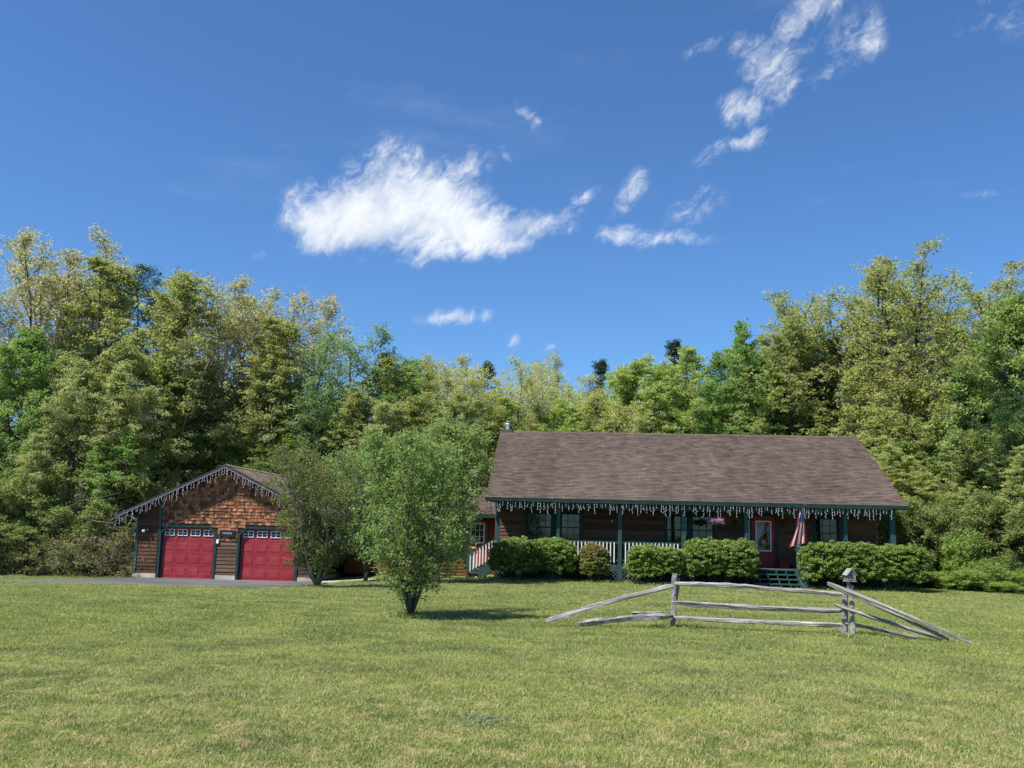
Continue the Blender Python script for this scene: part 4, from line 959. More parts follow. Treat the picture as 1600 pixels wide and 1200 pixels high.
# ------------------------------------------------------------------ trees
def branch(start, d, L, n, rg, up=0.15, wob=0.16):
    pts = [np.array(start, float)]; d = np.array(d, float); d /= np.linalg.norm(d)
    for i in range(n):
        d = d+rg.normal(size=3)*wob; d[2] += up; d /= np.linalg.norm(d); pts.append(pts[-1]+d*L/n)
    return np.array(pts)
def tree_mesh(name, H, Rc, base, leaders=1, prim=22, sec=6, twigs=3, leaves=20, lsize=0.16, clump=0.42, el=(15, 60), profile='oval',
              trunk_r=0.16, seed=1, split=0.35, spread=0.25, sparse_top=1.0, thin=False, droop=0.0, aspect=0.55, squash=0.8, secr=0.012):
    rg = np.random.default_rng(seed); mb = MB(); C = []; CR = []
    lead = []
    tp = branch((0, 0, -0.3), (rg.normal()*0.03, rg.normal()*0.03, 1), H*(0.97 if leaders == 1 else split)+0.3, 8, rg, 0.25, 0.05)
    if leaders == 1: lead.append((tp, trunk_r))
    else:
        mb.tube(tp, np.linspace(trunk_r, trunk_r*0.8, len(tp)), 7)
        a0 = rg.uniform(0, 6.28)
        for k in range(leaders):
            az = a0+k*6.283/leaders+rg.uniform(-0.3, 0.3); dirn = (math.cos(az)*spread, math.sin(az)*spread, 1)
            hh = H*(1-split)*rg.uniform(0.8, 1.02) if k else H*(1-split)
            lead.append((branch(tp[-1], dirn, hh, 8, rg, 0.12, 0.07), trunk_r*0.7))
    for li, (lp, lr) in enumerate(lead):
        rads = lr*np.linspace(1, 0.12, len(lp))**1.0; mb.tube(lp, rads, 6)
        z0, z1 = lp[0][2], lp[-1][2]
        for k in range(prim):
            hrel = base+(0.995-base)*(k+rg.random()*0.9)/prim; z = hrel*H
            if z < z0+0.05*H*(leaders > 1) or z > z1: continue
            f = (z-z0)/(z1-z0)*(len(lp)-1); i = min(int(f), len(lp)-2); p = lp[i]+(lp[i+1]-lp[i])*(f-i); rr = np.interp(f, range(len(lp)), rads)
            t = (hrel-base)/(1-base)
            if profile == 'oval': rel = max(0.30, math.sin(math.pi*min(1, (0.18+0.82*t)))**0.75)
            elif profile == 'vase': rel = 0.35+0.75*t if t < 0.7 else max(0.15, 0.87-(t-0.7)*2.0)
            elif profile == 'cone': rel = max(0.06, (1-t)**0.85)
            elif profile == 'column': rel = 0.85 if t < 0.75 else max(0.2, 0.85-(t-0.75)*2.4)
            else: rel = 1.0
            L = Rc*rel*rg.uniform(0.65, 1.15)*(1.0 if leaders == 1 else 0.8); az = k*2.4+li*1.3+rg.uniform(-0.5, 0.5)
            e = R(el[0]+(el[1]-el[0])*t+rg.uniform(-8, 8))
            if L < 0.15: L = 0.15
            bp = branch(p, (math.cos(az)*math.cos(e), math.sin(az)*math.cos(e), math.sin(e)), L, 5, rg, 0.06-droop, 0.12)
            br = min(rr*0.55, 0.02+L*0.013); mb.tube(bp, np.linspace(br, 0.008, 6), 4, cap=False)
            for s in range(sec):
                f = 1.2+3.7*(s+rg.random())/sec; i = min(int(f), 4); q = bp[i]+(bp[i+1]-bp[i])*(f-i)
                d0 = bp[i+1]-bp[i]; d0 /= np.linalg.norm(d0)+1e-9; sd = rg.normal(size=3); sd -= d0*sd.dot(d0); sd /= np.linalg.norm(sd)+1e-9
                sp = branch(q, d0*0.7+sd*0.8, L*rg.uniform(0.22, 0.42)+0.2, 3, rg, 0.04-droop, 0.12)
                if not thin: mb.tube(sp, np.linspace(secr, 0.004, 4), 3, cap=False)
                for w in range(twigs):
                    g = 0.8+2.2*(w+rg.random())/twigs; i = min(int(g), 2); C.append(sp[i]+(sp[i+1]-sp[i])*(g-i)+rg.normal(size=3)*0.08); CR.append(clump*rg.uniform(0.6, 1.25))
            C.append(bp[-1]); CR.append(clump*0.8)
    C = np.array(C); CR = np.array(CR)
    tn = rg.random(len(C))
    v, q, t = leaf_cloud(C, CR, leaves, lsize, rg, 0.3, aspect, tn, squash, droop)
    wood_me = mb.mesh(name+'_trunk', M['bark'], True)
    return wood_me, fast_mesh(name+'_crown', v, q, LEAF['green'], t)
TM = {}
TM['airy'] = [tree_mesh('airy', 16, 3.9, 0.24, 4, 22, 6, 3, 12, 0.125, 0.36, (32, 74), 'oval', 0.15, 1, 0.28, 0.20, secr=0.016),
              tree_mesh('airy', 16, 3.6, 0.22, 4, 22, 6, 3, 13, 0.125, 0.34, (32, 74), 'oval', 0.14, 2, 0.22, 0.17, secr=0.016),
              tree_mesh('airy', 16, 4.2, 0.28, 5, 18, 6, 3, 12, 0.125, 0.38, (28, 70), 'oval', 0.17, 3, 0.26, 0.26, secr=0.016)]
TM['yairy'] = [tree_mesh('spreading', 16, 4.0, 0.18, 5, 19, 6, 3, 17, 0.13, 0.36, (15, 66), 'oval', 0.26, 4, 0.28, 0.32, secr=0.022, squash=0.55),
               tree_mesh('spreading', 16, 4.3, 0.20, 5, 18, 6, 3, 17, 0.13, 0.38, (12, 62), 'oval', 0.26, 5, 0.32, 0.32, secr=0.022, squash=0.55)]
TM['dense'] = [tree_mesh('dense', 12, 3.2, 0.06, 1, 46, 7, 3, 32, 0.13, 0.37, (5, 62), 'oval', 0.14, 6, squash=0.55),
               tree_mesh('dense', 12, 3.0, 0.05, 2, 30, 6, 3, 32, 0.13, 0.37, (5, 64), 'oval', 0.14, 7, 0.25, 0.2, squash=0.55),
               tree_mesh('dense', 12, 2.7, 0.05, 3, 22, 6, 3, 32, 0.13, 0.36, (10, 66), 'oval', 0.12, 8, 0.2, 0.18, squash=0.55)]
TM['olive'] = [tree_mesh('olive', 14, 3.3, 0.12, 3, 22, 6, 3, 28, 0.13, 0.33, (15, 66), 'oval', 0.15, 9, 0.3, 0.2, squash=0.5),
               tree_mesh('olive', 14, 3.4, 0.10, 1, 44, 7, 3, 28, 0.13, 0.33, (10, 62), 'oval', 0.15, 10, squash=0.5)]
TM['pine'] = [tree_mesh('pine', 15, 3.1, 0.08, 1, 50, 7, 3, 30, 0.22, 0.36, (0, 40), 'column', 0.16, 11, aspect=0.16, squash=0.5),
              tree_mesh('pine', 15, 3.3, 0.12, 1, 44, 7, 3, 30, 0.22, 0.38, (2, 38), 'cone', 0.16, 12, aspect=0.16, squash=0.5)]
TM['spruce'] = [tree_mesh('spruce', 15, 3.4, 0.1, 1, 46, 6, 3, 22, 0.2, 0.28, (5, 45), 'cone', 0.14, 13, aspect=0.2, squash=0.6)]
TM['ushrub'] = [tree_mesh('understory', 5, 2.3, 0.03, 3, 16, 6, 3, 24, 0.115, 0.29, (10, 60), 'oval', 0.05, 14, 0.1, 0.5),
                tree_mesh('understory', 5, 2.2, 0.02, 4, 14, 6, 3, 22, 0.115, 0.29, (10, 60), 'oval', 0.05, 15, 0.08, 0.5)]
TM['bramble'] = [tree_mesh('bramble', 4, 2.6, 0.03, 4, 20, 6, 2, 7, 0.10, 0.3, (20, 30), 'oval', 0.04, 16, 0.08, 0.7, droop=0.3, secr=0.016)]
TM['weed'] = [tree_mesh('weed', 1.4, 1.3, 0.0, 6, 9, 4, 3, 18, 0.09, 0.2, (25, 70), 'vase', 0.01, 17, 0.08, 0.8, thin=True, secr=0.004)]
KIND = {'airy': 'airy', 'yairy': 'yairy', 'olive': 'olive', 'yoak': 'olive', 'yellow': 'olive', 'pale': 'airy', 'birch': 'airy', 'bright': 'dense', 'green': 'dense',
        'greyg': 'dense', 'bluegreen': 'airy', 'pine': 'pine', 'spruce': 'spruce', 'ushrub': 'ushrub', 'bramble': 'bramble', 'weed': 'weed'}
H0 = {'airy': 16, 'yairy': 16, 'dense': 12, 'olive': 14, 'pine': 15, 'spruce': 15, 'ushrub': 5, 'bramble': 4, 'weed': 1.4}
cache = {}
def mesh_with(me, mat):
    k = (me.name, mat.name)
    if k not in cache: c = me.copy(); c.materials.clear(); c.materials.append(mat); cache[k] = c
    return cache[k]
TREES = [(-29.1,50,15.9,'airy'),(-26.0,50,17.0,'airy'),(-26.1,55,18.2,'airy'),(-22.2,50,16.2,'olive'),(-23.5,57,17.7,'pine'),(-18.5,48,14.7,'olive'),(-19.1,54,15.6,'airy'),(-16.0,50,14.9,'airy'),(-15.1,53,15.9,'airy'),(-12.4,49,13.0,'olive'),(-12.3,54,14.6,'airy'),(-9.5,50,12.8,'bluegreen'),(-8.0,51,11.4,'olive'),(-7.2,56,11.5,'olive'),(-5.9,57,11.9,'bright'),(-5.4,64,13.8,'airy'),(-3.5,57,12.2,'pale'),(-2.3,54,10.5,'pale'),(-1.5,62,13.7,'spruce'),(0.2,57,11.7,'pale'),(1.7,66,14.2,'birch'),(3.2,60,11.4,'pale'),(4.8,64,12.5,'pale'),(7.0,68,15.1,'spruce'),(6.8,58,11.8,'yellow'),(7.9,56,11.7,'yellow'),(9.5,58,12.6,'yellow'),(12.0,66,16.3,'spruce'),(11.4,55,12.7,'yellow'),(13.0,55,13.7,'bright'),(15.6,60,14.2,'yellow'),(15.3,54,14.2,'olive'),(18.3,58,14.3,'olive'),(15.5,53.5,11.1,'pine'),(19.7,57,16.9,'yairy'),(20.3,54,17.1,'yairy'),(21.3,51,17.0,'yairy'),(21.9,48,15.7,'yairy'),(25.6,52,16.5,'yairy'),(22.7,44,13.0,'bright'),(22.7,41,12.5,'green'),(26.0,43,14.1,'yairy'),(-25.3,44,8.9,'green'),(-23.4,44,10.8,'bright'),(-22.7,45,10.5,'green'),(-20.3,43,9.3,'greyg'),(-20.3,46,10.7,'olive'),(-18.0,44,9.1,'greyg'),(-17.7,47,10.3,'green'),(-18.1,42.5,6.2,'bright'),(-20.5,41.5,6.0,'greyg'),(-16.8,49,10.1,'greyg'),(-15.6,50,10.3,'green'),(-13.5,49,10.2,'greyg'),(-12.2,49,9.5,'olive'),(-10.5,48,9.4,'bluegreen'),(-14.4,48,6.9,'bright'),(-11.3,47.5,6.6,'bright'),(-8.9,48,9.1,'olive'),(-7.1,47,8.3,'greyg'),(-5.9,50,9.5,'bright'),(-4.6,49,9.0,'olive'),(-3.6,52,9.1,'green'),(-2.1,53,7.8,'yellow'),(-0.3,54,9.5,'yellow'),(0.8,56,9.3,'pale'),(2.1,56,9.5,'yellow'),(3.6,55,9.3,'yellow'),(5.0,54,9.6,'yellow'),(6.6,54,9.6,'pale'),(8.2,54,10.1,'yellow'),(10.1,55,10.4,'yellow'),(11.5,54,10.6,'bright'),(13.0,54,10.2,'yellow'),(15.0,56,12.2,'green'),(18.1,60,13.8,'pine'),(18.8,56,13.1,'pine'),(19.5,54,13.4,'pine'),(18.9,50,11.2,'yoak'),(19.2,47,9.6,'yoak'),(21.1,48,10.8,'green'),(21.6,46,11.8,'yairy'),(17.9,44,6.3,'yoak'),(18.8,43,5.6,'yoak'),(21.4,43,9.9,'pine'),(20.3,42.5,6.8,'yoak'),(21.5,40,8.2,'pine'),(21.1,41,6.9,'yoak'),(21.0,38,5.8,'yoak'),(20.5,45,7.7,'green'),(23.4,40,8.3,'green'),(-22.5,40.5,3.9,'ushrub'),(-21.2,41,4.5,'ushrub'),(-18.4,40.5,2.9,'ushrub'),(-17.8,42,3.5,'bramble'),(-16.4,40,2.2,'bramble'),(-17.5,39.8,2.1,'bramble'),(-17.5,44,4.2,'ushrub'),(-19.0,40.3,1.8,'bramble'),(-20.9,39.6,2.0,'ushrub'),(-20.4,40.2,2.0,'bramble'),(-17.8,48.5,5.6,'ushrub'),(-16.3,49,6.0,'ushrub'),(-13.0,49,5.7,'ushrub'),(-8.7,45.5,4.6,'ushrub'),(-7.4,44,5.1,'ushrub'),(-6.1,44,5.4,'ushrub'),(-4.6,44,5.5,'ushrub'),(-8.3,42,2.0,'ushrub'),(-2.9,46,5.4,'ushrub'),(-1.9,48,5.1,'ushrub'),(17.5,43,3.8,'ushrub'),(18.0,42,3.5,'ushrub'),(19.0,41,3.5,'ushrub'),(19.9,40.5,3.8,'ushrub'),(20.7,40,3.5,'ushrub'),(21.0,38.5,3.7,'ushrub'),(18.6,39,1.6,'weed'),(17.8,39.5,0.5,'weed'),(19.2,38,0.8,'weed'),(20.0,37.5,0.6,'weed'),(17.9,38,0.4,'weed'),(18.2,37.4,0.6,'weed'),(19.0,36.8,0.3,'weed'),(19.8,36.4,0.2,'weed'),]
WORDS = {'airy': ('tall airy tan-leaved tree', 'tree'), 'olive': ('round olive-green oak-like tree', 'tree'), 'pine': ('dark feathery pine', 'pine tree'),
 'bluegreen': ('sparse blue-green tree', 'tree'), 'bright': ('leafy fresh-green tree', 'tree'), 'pale': ('pale thinly leaved tree', 'tree'), 'birch': ('slender white-trunked birch', 'birch tree'),
 'spruce': ('very dark narrow evergreen', 'evergreen tree'), 'yellow': ('soft yellow-green spring tree', 'tree'), 'yairy': ('wide yellow-olive dark-limbed tree', 'tree'), 'green': ('dense mid-green tree', 'tree'),
 'greyg': ('dull grey-green leafy tree', 'tree'), 'yoak': ('bright yellow-green tree', 'tree'), 'ushrub': ('bushy green understory shrub', 'shrub'), 'bramble': ('half-bare tangled shrub', 'shrub'), 'weed': ('light green weed clump', 'plant')}
def zone(x, y):
    if y < 46:
        if x < -14: return 'at the wood edge left of the garage'
        if x < 0: return 'in the gap between garage and house'
        return 'at the wood edge right of the house'
    px = x/y*46
    if px < -16: return 'at the far left of the wood'
    if px < -7.5: return 'in the wood behind the garage'
    if px < -1.5: return 'behind the gap between garage and house'
    if px < 4.5: return 'above the left half of the roof'
    if px < 11: return 'above the right half of the roof'
    return 'in the wood right of the house'
def plant_name(k): return {'pine': 'pine_tree', 'spruce': 'evergreen_tree', 'birch': 'birch_tree', 'ushrub': 'forest_shrub', 'bramble': 'bramble_shrub', 'weed': 'weed_clump'}.get(k, 'forest_tree')
CNT = {}
for t in TREES: CNT.setdefault((t[3], zone(t[0], t[1])), []).append(t)
ORD = ['first', 'second', 'third', 'fourth', 'fifth', 'sixth', 'seventh', 'eighth']
tr_ = random.Random(99); seen = {}
for (x, y, h, k) in TREES:
    g = TM[KIND[k]]; i = seen.get(k, 0); seen[k] = i+1; wood_me, leaf_me = g[i % len(g)]
    zn = zone(x, y); same = sorted(CNT[(k, zn)], key=lambda q: q[0]/q[1]); n = len(same)
    lab = WORDS[k][0]+' '+zn; grp = None
    if n > 1:
        r_ = same.index((x, y, h, k))
        if n <= 8: lab = lab + (', '+('leftmost' if r_ == 0 else 'rightmost' if r_ == n-1 else ORD[r_]+' from the left'))
        grp = WORDS[k][0]+'s '+zn
    words = lab.split()
    s = h/H0[KIND[k]]; wd = s**0.75*tr_.uniform(0.92, 1.1)
    if k in ('airy', 'olive', 'yairy', 'yellow', 'pale', 'bluegreen'): wd *= 1.22
    if k in ('ushrub', 'bramble', 'weed'): wd = max(0.8, s**0.6)*tr_.uniform(0.9, 1.15)
    root = thing(plant_name(k), lab, WORDS[k][1], (x, y, gz(x, y)), tr_.uniform(0, 6.28), grp)
    bark = M['bark_pale'] if (k in ('birch',) or (k in ('airy', 'pale') and i % 2 == 0)) else (M['bark_dark'] if k in ('pine', 'spruce', 'yairy', 'yoak') else M['bark'])
    for nm, me, mt in (('trunk', wood_me, bark), ('crown', leaf_me, LEAF[k])):
        o = part(nm, mesh_with(me, mt), None, root); o.scale = (wd, wd, s)

# far woodland that closes the gaps between the trees
rg = np.random.default_rng(44); n = 9000
cx = rg.uniform(-75, 75, n); cy = rg.uniform(70, 84, n); hh = 9.5+2.0*np.sin(cx*0.35)+1.6*np.sin(cx*0.9+1)
cz = rg.random(n)*hh-0.5
v, q, t = leaf_cloud(np.stack([cx, cy, cz], 1), 1.0, 14, 0.42, rg, 0.2, 0.6)
tag(link('far_woodland', fast_mesh('far_woodland', v, q, LEAF['green'], t)), 'dark green mass of woodland seen through gaps behind all the trees', 'woodland', kind='stuff')
# low growth along the edge of the wood
rg = np.random.default_rng(45); n = 4200
cx = np.concatenate([rg.uniform(-60, -14.8, n//2), rg.uniform(16.8, 60, n//2)]); off = rg.uniform(0.1, 4.5, n)
cy = np.array([edge_y(a) for a in cx])+off
cz = np.array([gz(a, b_) for a, b_ in zip(cx, cy)])+rg.random(n)*0.5*(0.4+off/3)
v, q, t = leaf_cloud(np.stack([cx, cy, cz], 1), 0.34, 22, 0.10, rg, 0.6, 0.5)
tag(link('undergrowth', fast_mesh('undergrowth', v, q, LEAF['ushrub'], t)), 'low green undergrowth and ferns along the edge of the wood', 'undergrowth', kind='stuff')

# young trees on the lawn
def yard_tree(name, label, x, y, args, leafkey, bark='bark', rz=0):
    w_, l_ = tree_mesh(name, **args); root = thing(name, label, 'tree', (x, y, gz(x, y)), rz)
    part('trunk', mesh_with(w_, M[bark]), None, root); part('crown', mesh_with(l_, LEAF[leafkey]), None, root); return root
yard_tree('yard_tree', 'small leafy tree with several dark stems standing in the middle of the lawn', -1.86, 18.49,
          dict(H=3.4, Rc=1.02, base=0.12, leaders=5, prim=21, sec=6, twigs=4, leaves=12, lsize=0.055, clump=0.12, el=(12, 70), profile='oval', trunk_r=0.062, seed=31, split=0.004, spread=0.40, secr=0.005), 'apple', 'bark')
yard_tree('yard_tree', 'low spreading half-bare tree with grey branches in front of the right garage door', -5.86, 29.44,
          dict(H=3.95, Rc=1.75, base=0.13, leaders=7, prim=17, sec=6, twigs=3, leaves=11, lsize=0.075, clump=0.19, el=(20, 68), profile='vase', trunk_r=0.085, seed=35, split=0.02, spread=0.72, secr=0.009), 'crab', 'bark_mid', 2.6)
yard_tree('yard_tree', 'soft grey-green bushy tree between the lawn tree and the left end of the house', -2.55, 35.0,
          dict(H=5.6, Rc=2.1, base=0.04, leaders=4, prim=24, sec=6, twigs=3, leaves=20, lsize=0.10, clump=0.26, el=(20, 65), profile='oval', trunk_r=0.09, seed=37, split=0.08, spread=0.28, secr=0.008), 'willow', 'bark')
yard_tree('yard_tree', 'dense green tree behind the half-bare tree at the right corner of the garage', -5.4, 36.2,
          dict(H=4.9, Rc=1.7, base=0.04, leaders=3, prim=24, sec=6, twigs=3, leaves=20, lsize=0.10, clump=0.26, el=(20, 65), profile='oval', trunk_r=0.09, seed=38, split=0.08, spread=0.28, secr=0.008), 'bluegreen', 'bark')

for u, v, s, lab in ((-1.45, 2.5, 0.30, 'dark leafy shrub beside the side steps in front of the red side wing'), (-2.5, 2.3, 0.42, 'leafy shrub before the wall of the side wing, behind the lawn tree'),
                    (-4.3, 1.8, 0.6, 'low leafy shrub before the side wing near the garage corner')):
    p = W(u, v); root = thing('garden_shrub', lab, 'shrub', (p[0], p[1], gz(p[0], p[1])), u)
    for nm, me, mt in (('trunk', TM['ushrub'][0][0], M['bark']), ('crown', TM['ushrub'][0][1], LEAF['willow'])):
        o = part(nm, mesh_with(me, mt), None, root); o.scale = (s*0.85, s*0.85, s)
# clipped and leafy bushes before the porch
def bush(label, u, v, rx, ry, zc, rz_, leafkey, seed, per=44, nclump=860, lsize=0.078, name='porch_bush', ball=False, group='bushes planted before the porch'):
    rg = np.random.default_rng(seed); p = W(u, v); g0 = gz(p[0], p[1])
    root = thing(name, label, 'bush', (p[0], p[1], g0), -PSI, group)
    d = rg.normal(size=(nclump, 3)); d /= np.linalg.norm(d, axis=1)[:, None]; d[:, 2] = np.where(d[:, 2] < -0.55, -d[:, 2], d[:, 2])
    lump = 1+0.05*np.sin(d[:, 0]*5+seed)+0.05*np.sin(d[:, 1]*4+d[:, 2]*5+seed*2)+rg.normal(size=nclump)*(0.02 if ball else 0.06)
    rr = lump*(0.72+0.28*rg.random(nclump)**0.5) if ball else lump*(0.55+0.45*rg.random(nclump)**0.45)
    pw = 2.0 if ball else 3.6; box = ((np.abs(d)**pw).sum(1))**(-1/pw)
    C = d*(rr*box)[:, None]*np.array([rx, ry, rz_])+np.array([0, 0, zc]); C[:, 2] = np.maximum(C[:, 2], 0.08)
    vv, q, t = leaf_cloud(C, 0.07 if ball else 0.12, per, lsize, rg, 0.8, 0.5, None, 0.6, 0.5)
    part('foliage', fast_mesh('foliage', vv, q, LEAF[leafkey], t), None, root)
    if ball:      # pale new growth on the sunny crown
        top = C[C[:, 2] > zc+rz_*0.62]; vv, q, t = leaf_cloud(top+np.array([0, 0, 0.04]), 0.06, 14, lsize, rg, 0.8, 0.5, None, 0.6)
        part('dry_top', fast_mesh('dry_top', vv, q, LEAF['tan'], t), None, root)
    m = MB()
    for k in range(9):
        a = k*0.7+rg.uniform(-0.2, 0.2); m.tube(branch((0.08*math.cos(a), 0.06*math.sin(a), -0.05), (math.cos(a)*rx*0.8, math.sin(a)*ry*0.8, zc*1.1), zc*1.1+0.2, 4, rg, 0.1, 0.08), [0.02, 0.016, 0.012, 0.009, 0.006], 5)
    part('stems', m, M['bark'], root)
    return root
bush('leafy bright green bush at the left front corner of the porch by the side steps', 1.24, -0.55, 0.92, 0.72, 0.86, 0.72, 'bush', 51)
bush('leafy bright green bush under the paired windows, right half of the first clump', 2.72, -0.5, 0.90, 0.72, 0.86, 0.74, 'bush', 52)
bush('round clipped olive shrub with a tan top left of the third porch post', 4.34, -0.55, 0.63, 0.6, 0.75, 0.76, 'boxwood', 53, 30, 1500, 0.065, 'ball_shrub', True)
bush('low spreading green bush just right of the third porch post', 6.68, -0.55, 1.0, 0.72, 0.78, 0.66, 'bush', 54)
bush('large bright green bush left of the front steps below the flower basket', 9.25, -0.6, 1.34, 0.8, 0.92, 0.80, 'bush', 55, 44, 1350)
bush('wide bright green bush right of the front steps behind the bird house', 13.75, -0.75, 1.36, 0.85, 0.94, 0.80, 'bush', 56, 44, 1350)
bush('broad bright green bush beyond the right end of the porch', 15.72, -0.75, 1.34, 0.9, 0.92, 0.74, 'bush', 57, 44, 1350)

rgw = np.random.default_rng(5); cw = rgw.normal(size=(60, 3))*np.array([0.10, 0.14, 0.0])+np.array([0, 0, 0.02])
vv, q, t = leaf_cloud(cw, 0.03, 14, 0.03, rgw, 0.8, 0.4)
tag(link('silvery_weed', fast_mesh('silvery_weed', vv, q, LEAF['silver'], t), None, (-0.17, 8.34, gz(-0.17, 8.34))), 'small pale silvery-green weed patch in the near lawn left of centre', 'weed')
# little white and yellow flower heads dotted over the lawn
vv, q, t = leaf_cloud(np.array([(x_, y_, gz(x_, y_)+0.045) for x_, y_ in zip(rgw.uniform(-12, 12, 90), rgw.uniform(13, 32, 90)) if abs(x_) < y_*0.55]), 0.006, 5, 0.017, rgw, 2.0, 0.9)
tag(link('lawn_flowers', fast_mesh('lawn_flowers', vv, q, M['white'], t)), 'tiny white flower heads dotted over the lawn', 'flowers', kind='stuff')
# fallen and leaning dead wood by the garage
def dead(label, pts, r0, seed):
    rg = np.random.default_rng(seed); base = Vector(pts[0]); m = MB(); P_ = [Vector(p)-base for p in pts]
    fine = []
    for a, b_ in zip(P_[:-1], P_[1:]):
        for i in range(4): fine.append(a+(b_-a)*i/4+Vector(rg.normal(size=3)*0.03))
    fine.append(P_[-1]); m.tube(fine, np.linspace(r0, r0*0.35, len(fine)), 6)
    for k in range(5):
        i = int(rg.integers(2, len(fine)-1)); m.tube(branch(fine[i], rg.normal(size=3)+np.array([0, 0, 0.6]), 0.9, 4, rg), np.linspace(r0*0.35, 0.006, 5), 4)
    tag(link('dead_branch', m.mesh('dead_branch', M['bark_mid'], True), None, tuple(base)), label, 'branch', 'dead branches in the wood')
dead('long pale dead branch arching over the brambles beside the garage roof', [(-21.5, 40.2, -0.4), (-19.5, 39.9, 1.7), (-17.9, 39.6, 2.5), (-16.2, 39.3, 2.85)], 0.026, 1)
dead('drooping pale bare branch at the left corner of the garage', [(-18.0, 39.6, -0.3), (-17.4, 39.5, 1.7), (-16.4, 39.3, 1.55), (-15.6, 39.2, 1.3)], 0.02, 2)
dead('tall leaning dead white trunk in the wood behind the garage', [(-17.2, 47.2, -0.4), (-16.6, 47.2, 6.5), (-15.8, 47.2, 9.2), (-15.0, 47.2, 11.0)], 0.09, 3)
dead('pale bare limb reaching out beyond the right end of the porch', [(19.0, 41.2, -0.3), (18.3, 41.1, 2.0), (17.6, 41.0, 2.5), (16.9, 41.0, 2.75)], 0.06, 4)

# ------------------------------------------------------------------ grass blades of the lawn (one mass)
def clump_mesh(seed, nbl, rad, h):
    r = np.random.default_rng(seed); v = []; f = []
    for i in range(nbl):
        a = r.uniform(0, 6.28); d = rad*math.sqrt(r.random()); x, y = math.cos(a)*d, math.sin(a)*d; w = r.uniform(0.0022, 0.004); L = h*r.uniform(0.5, 1.25)
        t = r.uniform(0, 6.28); lx, ly = math.cos(t)*L*(ln := r.uniform(0.3, 1.5)), math.sin(t)*L*ln; p = r.uniform(0, 3.14); wx, wy = math.cos(p)*w, math.sin(p)*w; k = len(v)
        v += [(x-wx, y-wy, -0.01), (x+wx, y+wy, -0.01), (x+lx*0.35+wx*0.8, y+ly*0.35+wy*0.8, L*0.55), (x+lx*0.35-wx*0.8, y+ly*0.35-wy*0.8, L*0.55), (x+lx, y+ly, L*0.95)]
        f += [(k, k+1, k+2, k+3), (k+3, k+2, k+4)]
    me = bpy.data.meshes.new('grass_tuft'); me.from_pydata(v, [], f); me.materials.append(M['blade']); return me
tufts = bpy.data.collections.new('tuft_sources')
for i in range(5): tufts.objects.link(bpy.data.objects.new('grass_tuft', clump_mesh(i, 95, 0.17, 0.026+0.004*i)))
rg = np.random.default_rng(8); P = []; S = []
def scatter(y0, y1, dens, sc):
    area = 0.5*(y1**2-y0**2)*1.30; n = int(area*dens)
    yy = np.sqrt(rg.random(n)*(y1**2-y0**2)+y0**2); xx = (rg.random(n)-0.5)*1.30*yy+rg.normal(size=n)*0.3
    for x, y in zip(xx, yy):
        if y > 30.6 and x < -6.6 and y < 34.9+max(0, (x+19))*0.95: continue
        if y > 38.0 and x > -15: continue
        if y > edge_y(x)-0.2: continue
        P.append((x, y, gz(x, y))); S.append(sc*rg.uniform(0.75, 1.25))
scatter(4.5, 9, 60, 0.85); scatter(9, 14, 46, 0.9); scatter(14, 22, 26, 1.1); scatter(22, 31, 16, 1.35); scatter(31, 41, 10, 1.6)
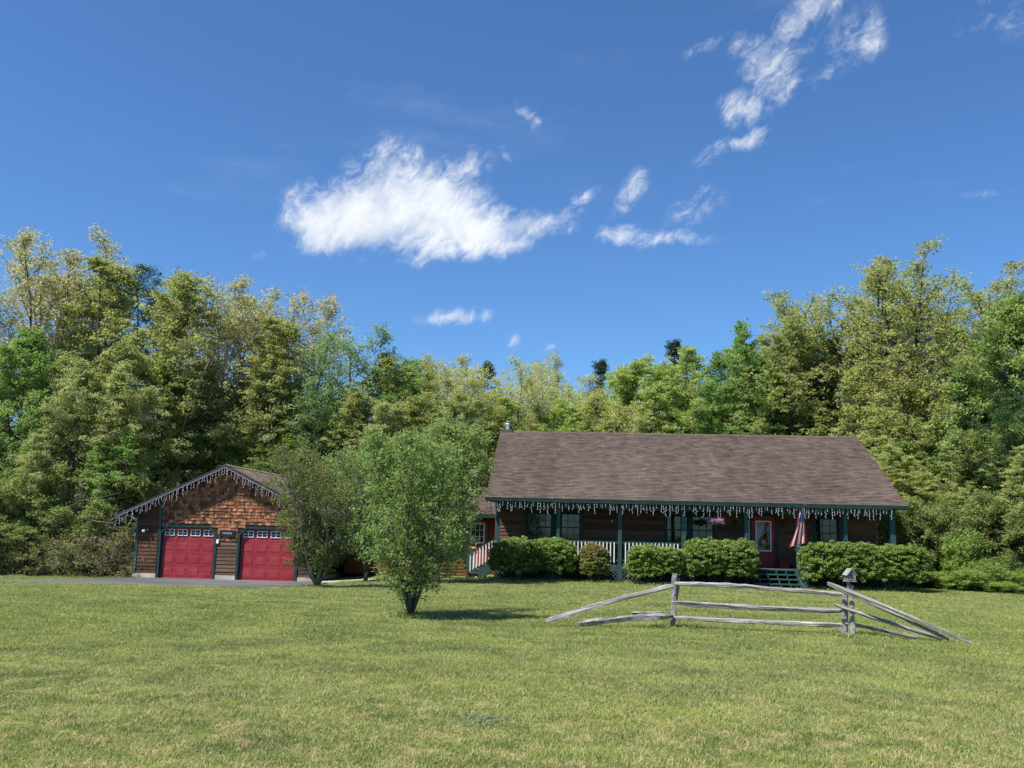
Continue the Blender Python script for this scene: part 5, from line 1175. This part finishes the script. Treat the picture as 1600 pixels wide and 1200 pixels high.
# longer tufts round posts, trunks and along the porch
def ring(x, y, r0, n, sc):
    for _ in range(n):
        a = rg.uniform(0, 6.28); d = r0*rg.uniform(0.5, 1.2); P.append((x+math.cos(a)*d, y+math.sin(a)*d, gz(x, y))); S.append(sc*rg.uniform(0.8, 1.3))
ring(-1.86, 18.49, 0.2, 22, 2.2); ring(-5.86, 29.44, 0.3, 22, 2.4); ring(3.06, 17.69, 0.12, 8, 1.8); ring(5.94, 16.71, 0.12, 10, 1.9)
for u in np.arange(-1.0, 17.5, 0.16):
    if 10.5 < u < 12.4: continue
    p = W(u, -0.35+rg.uniform(-0.6, 0.4)); P.append((p[0], p[1], gz(p[0], p[1]))); S.append(rg.uniform(1.8, 4.2))
pm_ = bpy.data.meshes.new('lawn_grass'); pm_.from_pydata(P, [], [])
a = pm_.attributes.new('rot', 'FLOAT_VECTOR', 'POINT'); a.data.foreach_set('vector', np.stack([np.zeros(len(P)), np.zeros(len(P)), rg.uniform(0, 6.28, len(P))], 1).ravel().astype(np.float32))
a = pm_.attributes.new('scl', 'FLOAT', 'POINT'); a.data.foreach_set('value', np.array(S, np.float32))
go = link('lawn_grass', pm_); tag(go, 'mown green grass with drier straw patches covering the whole lawn', 'grass', kind='stuff')
ng = bpy.data.node_groups.new('grass_scatter', 'GeometryNodeTree')
ng.interface.new_socket('Geometry', in_out='INPUT', socket_type='NodeSocketGeometry'); ng.interface.new_socket('Geometry', in_out='OUTPUT', socket_type='NodeSocketGeometry')
gi, gout = ng.nodes.new('NodeGroupInput'), ng.nodes.new('NodeGroupOutput')
ci = ng.nodes.new('GeometryNodeCollectionInfo'); ci.inputs['Collection'].default_value = tufts; ci.inputs['Separate Children'].default_value = True; ci.inputs['Reset Children'].default_value = True
ip = ng.nodes.new('GeometryNodeInstanceOnPoints'); ip.inputs['Pick Instance'].default_value = True
n1 = ng.nodes.new('GeometryNodeInputNamedAttribute'); n1.data_type = 'FLOAT_VECTOR'; n1.inputs[0].default_value = 'rot'
n2 = ng.nodes.new('GeometryNodeInputNamedAttribute'); n2.data_type = 'FLOAT'; n2.inputs[0].default_value = 'scl'
ng.links.new(gi.outputs[0], ip.inputs['Points']); ng.links.new(ci.outputs[0], ip.inputs['Instance'])
ng.links.new(n1.outputs[0], ip.inputs['Rotation']); ng.links.new(n2.outputs[0], ip.inputs['Scale']); ng.links.new(ip.outputs[0], gout.inputs[0])
md = go.modifiers.new('scatter', 'NODES'); md.node_group = ng
print('tufts', len(P))
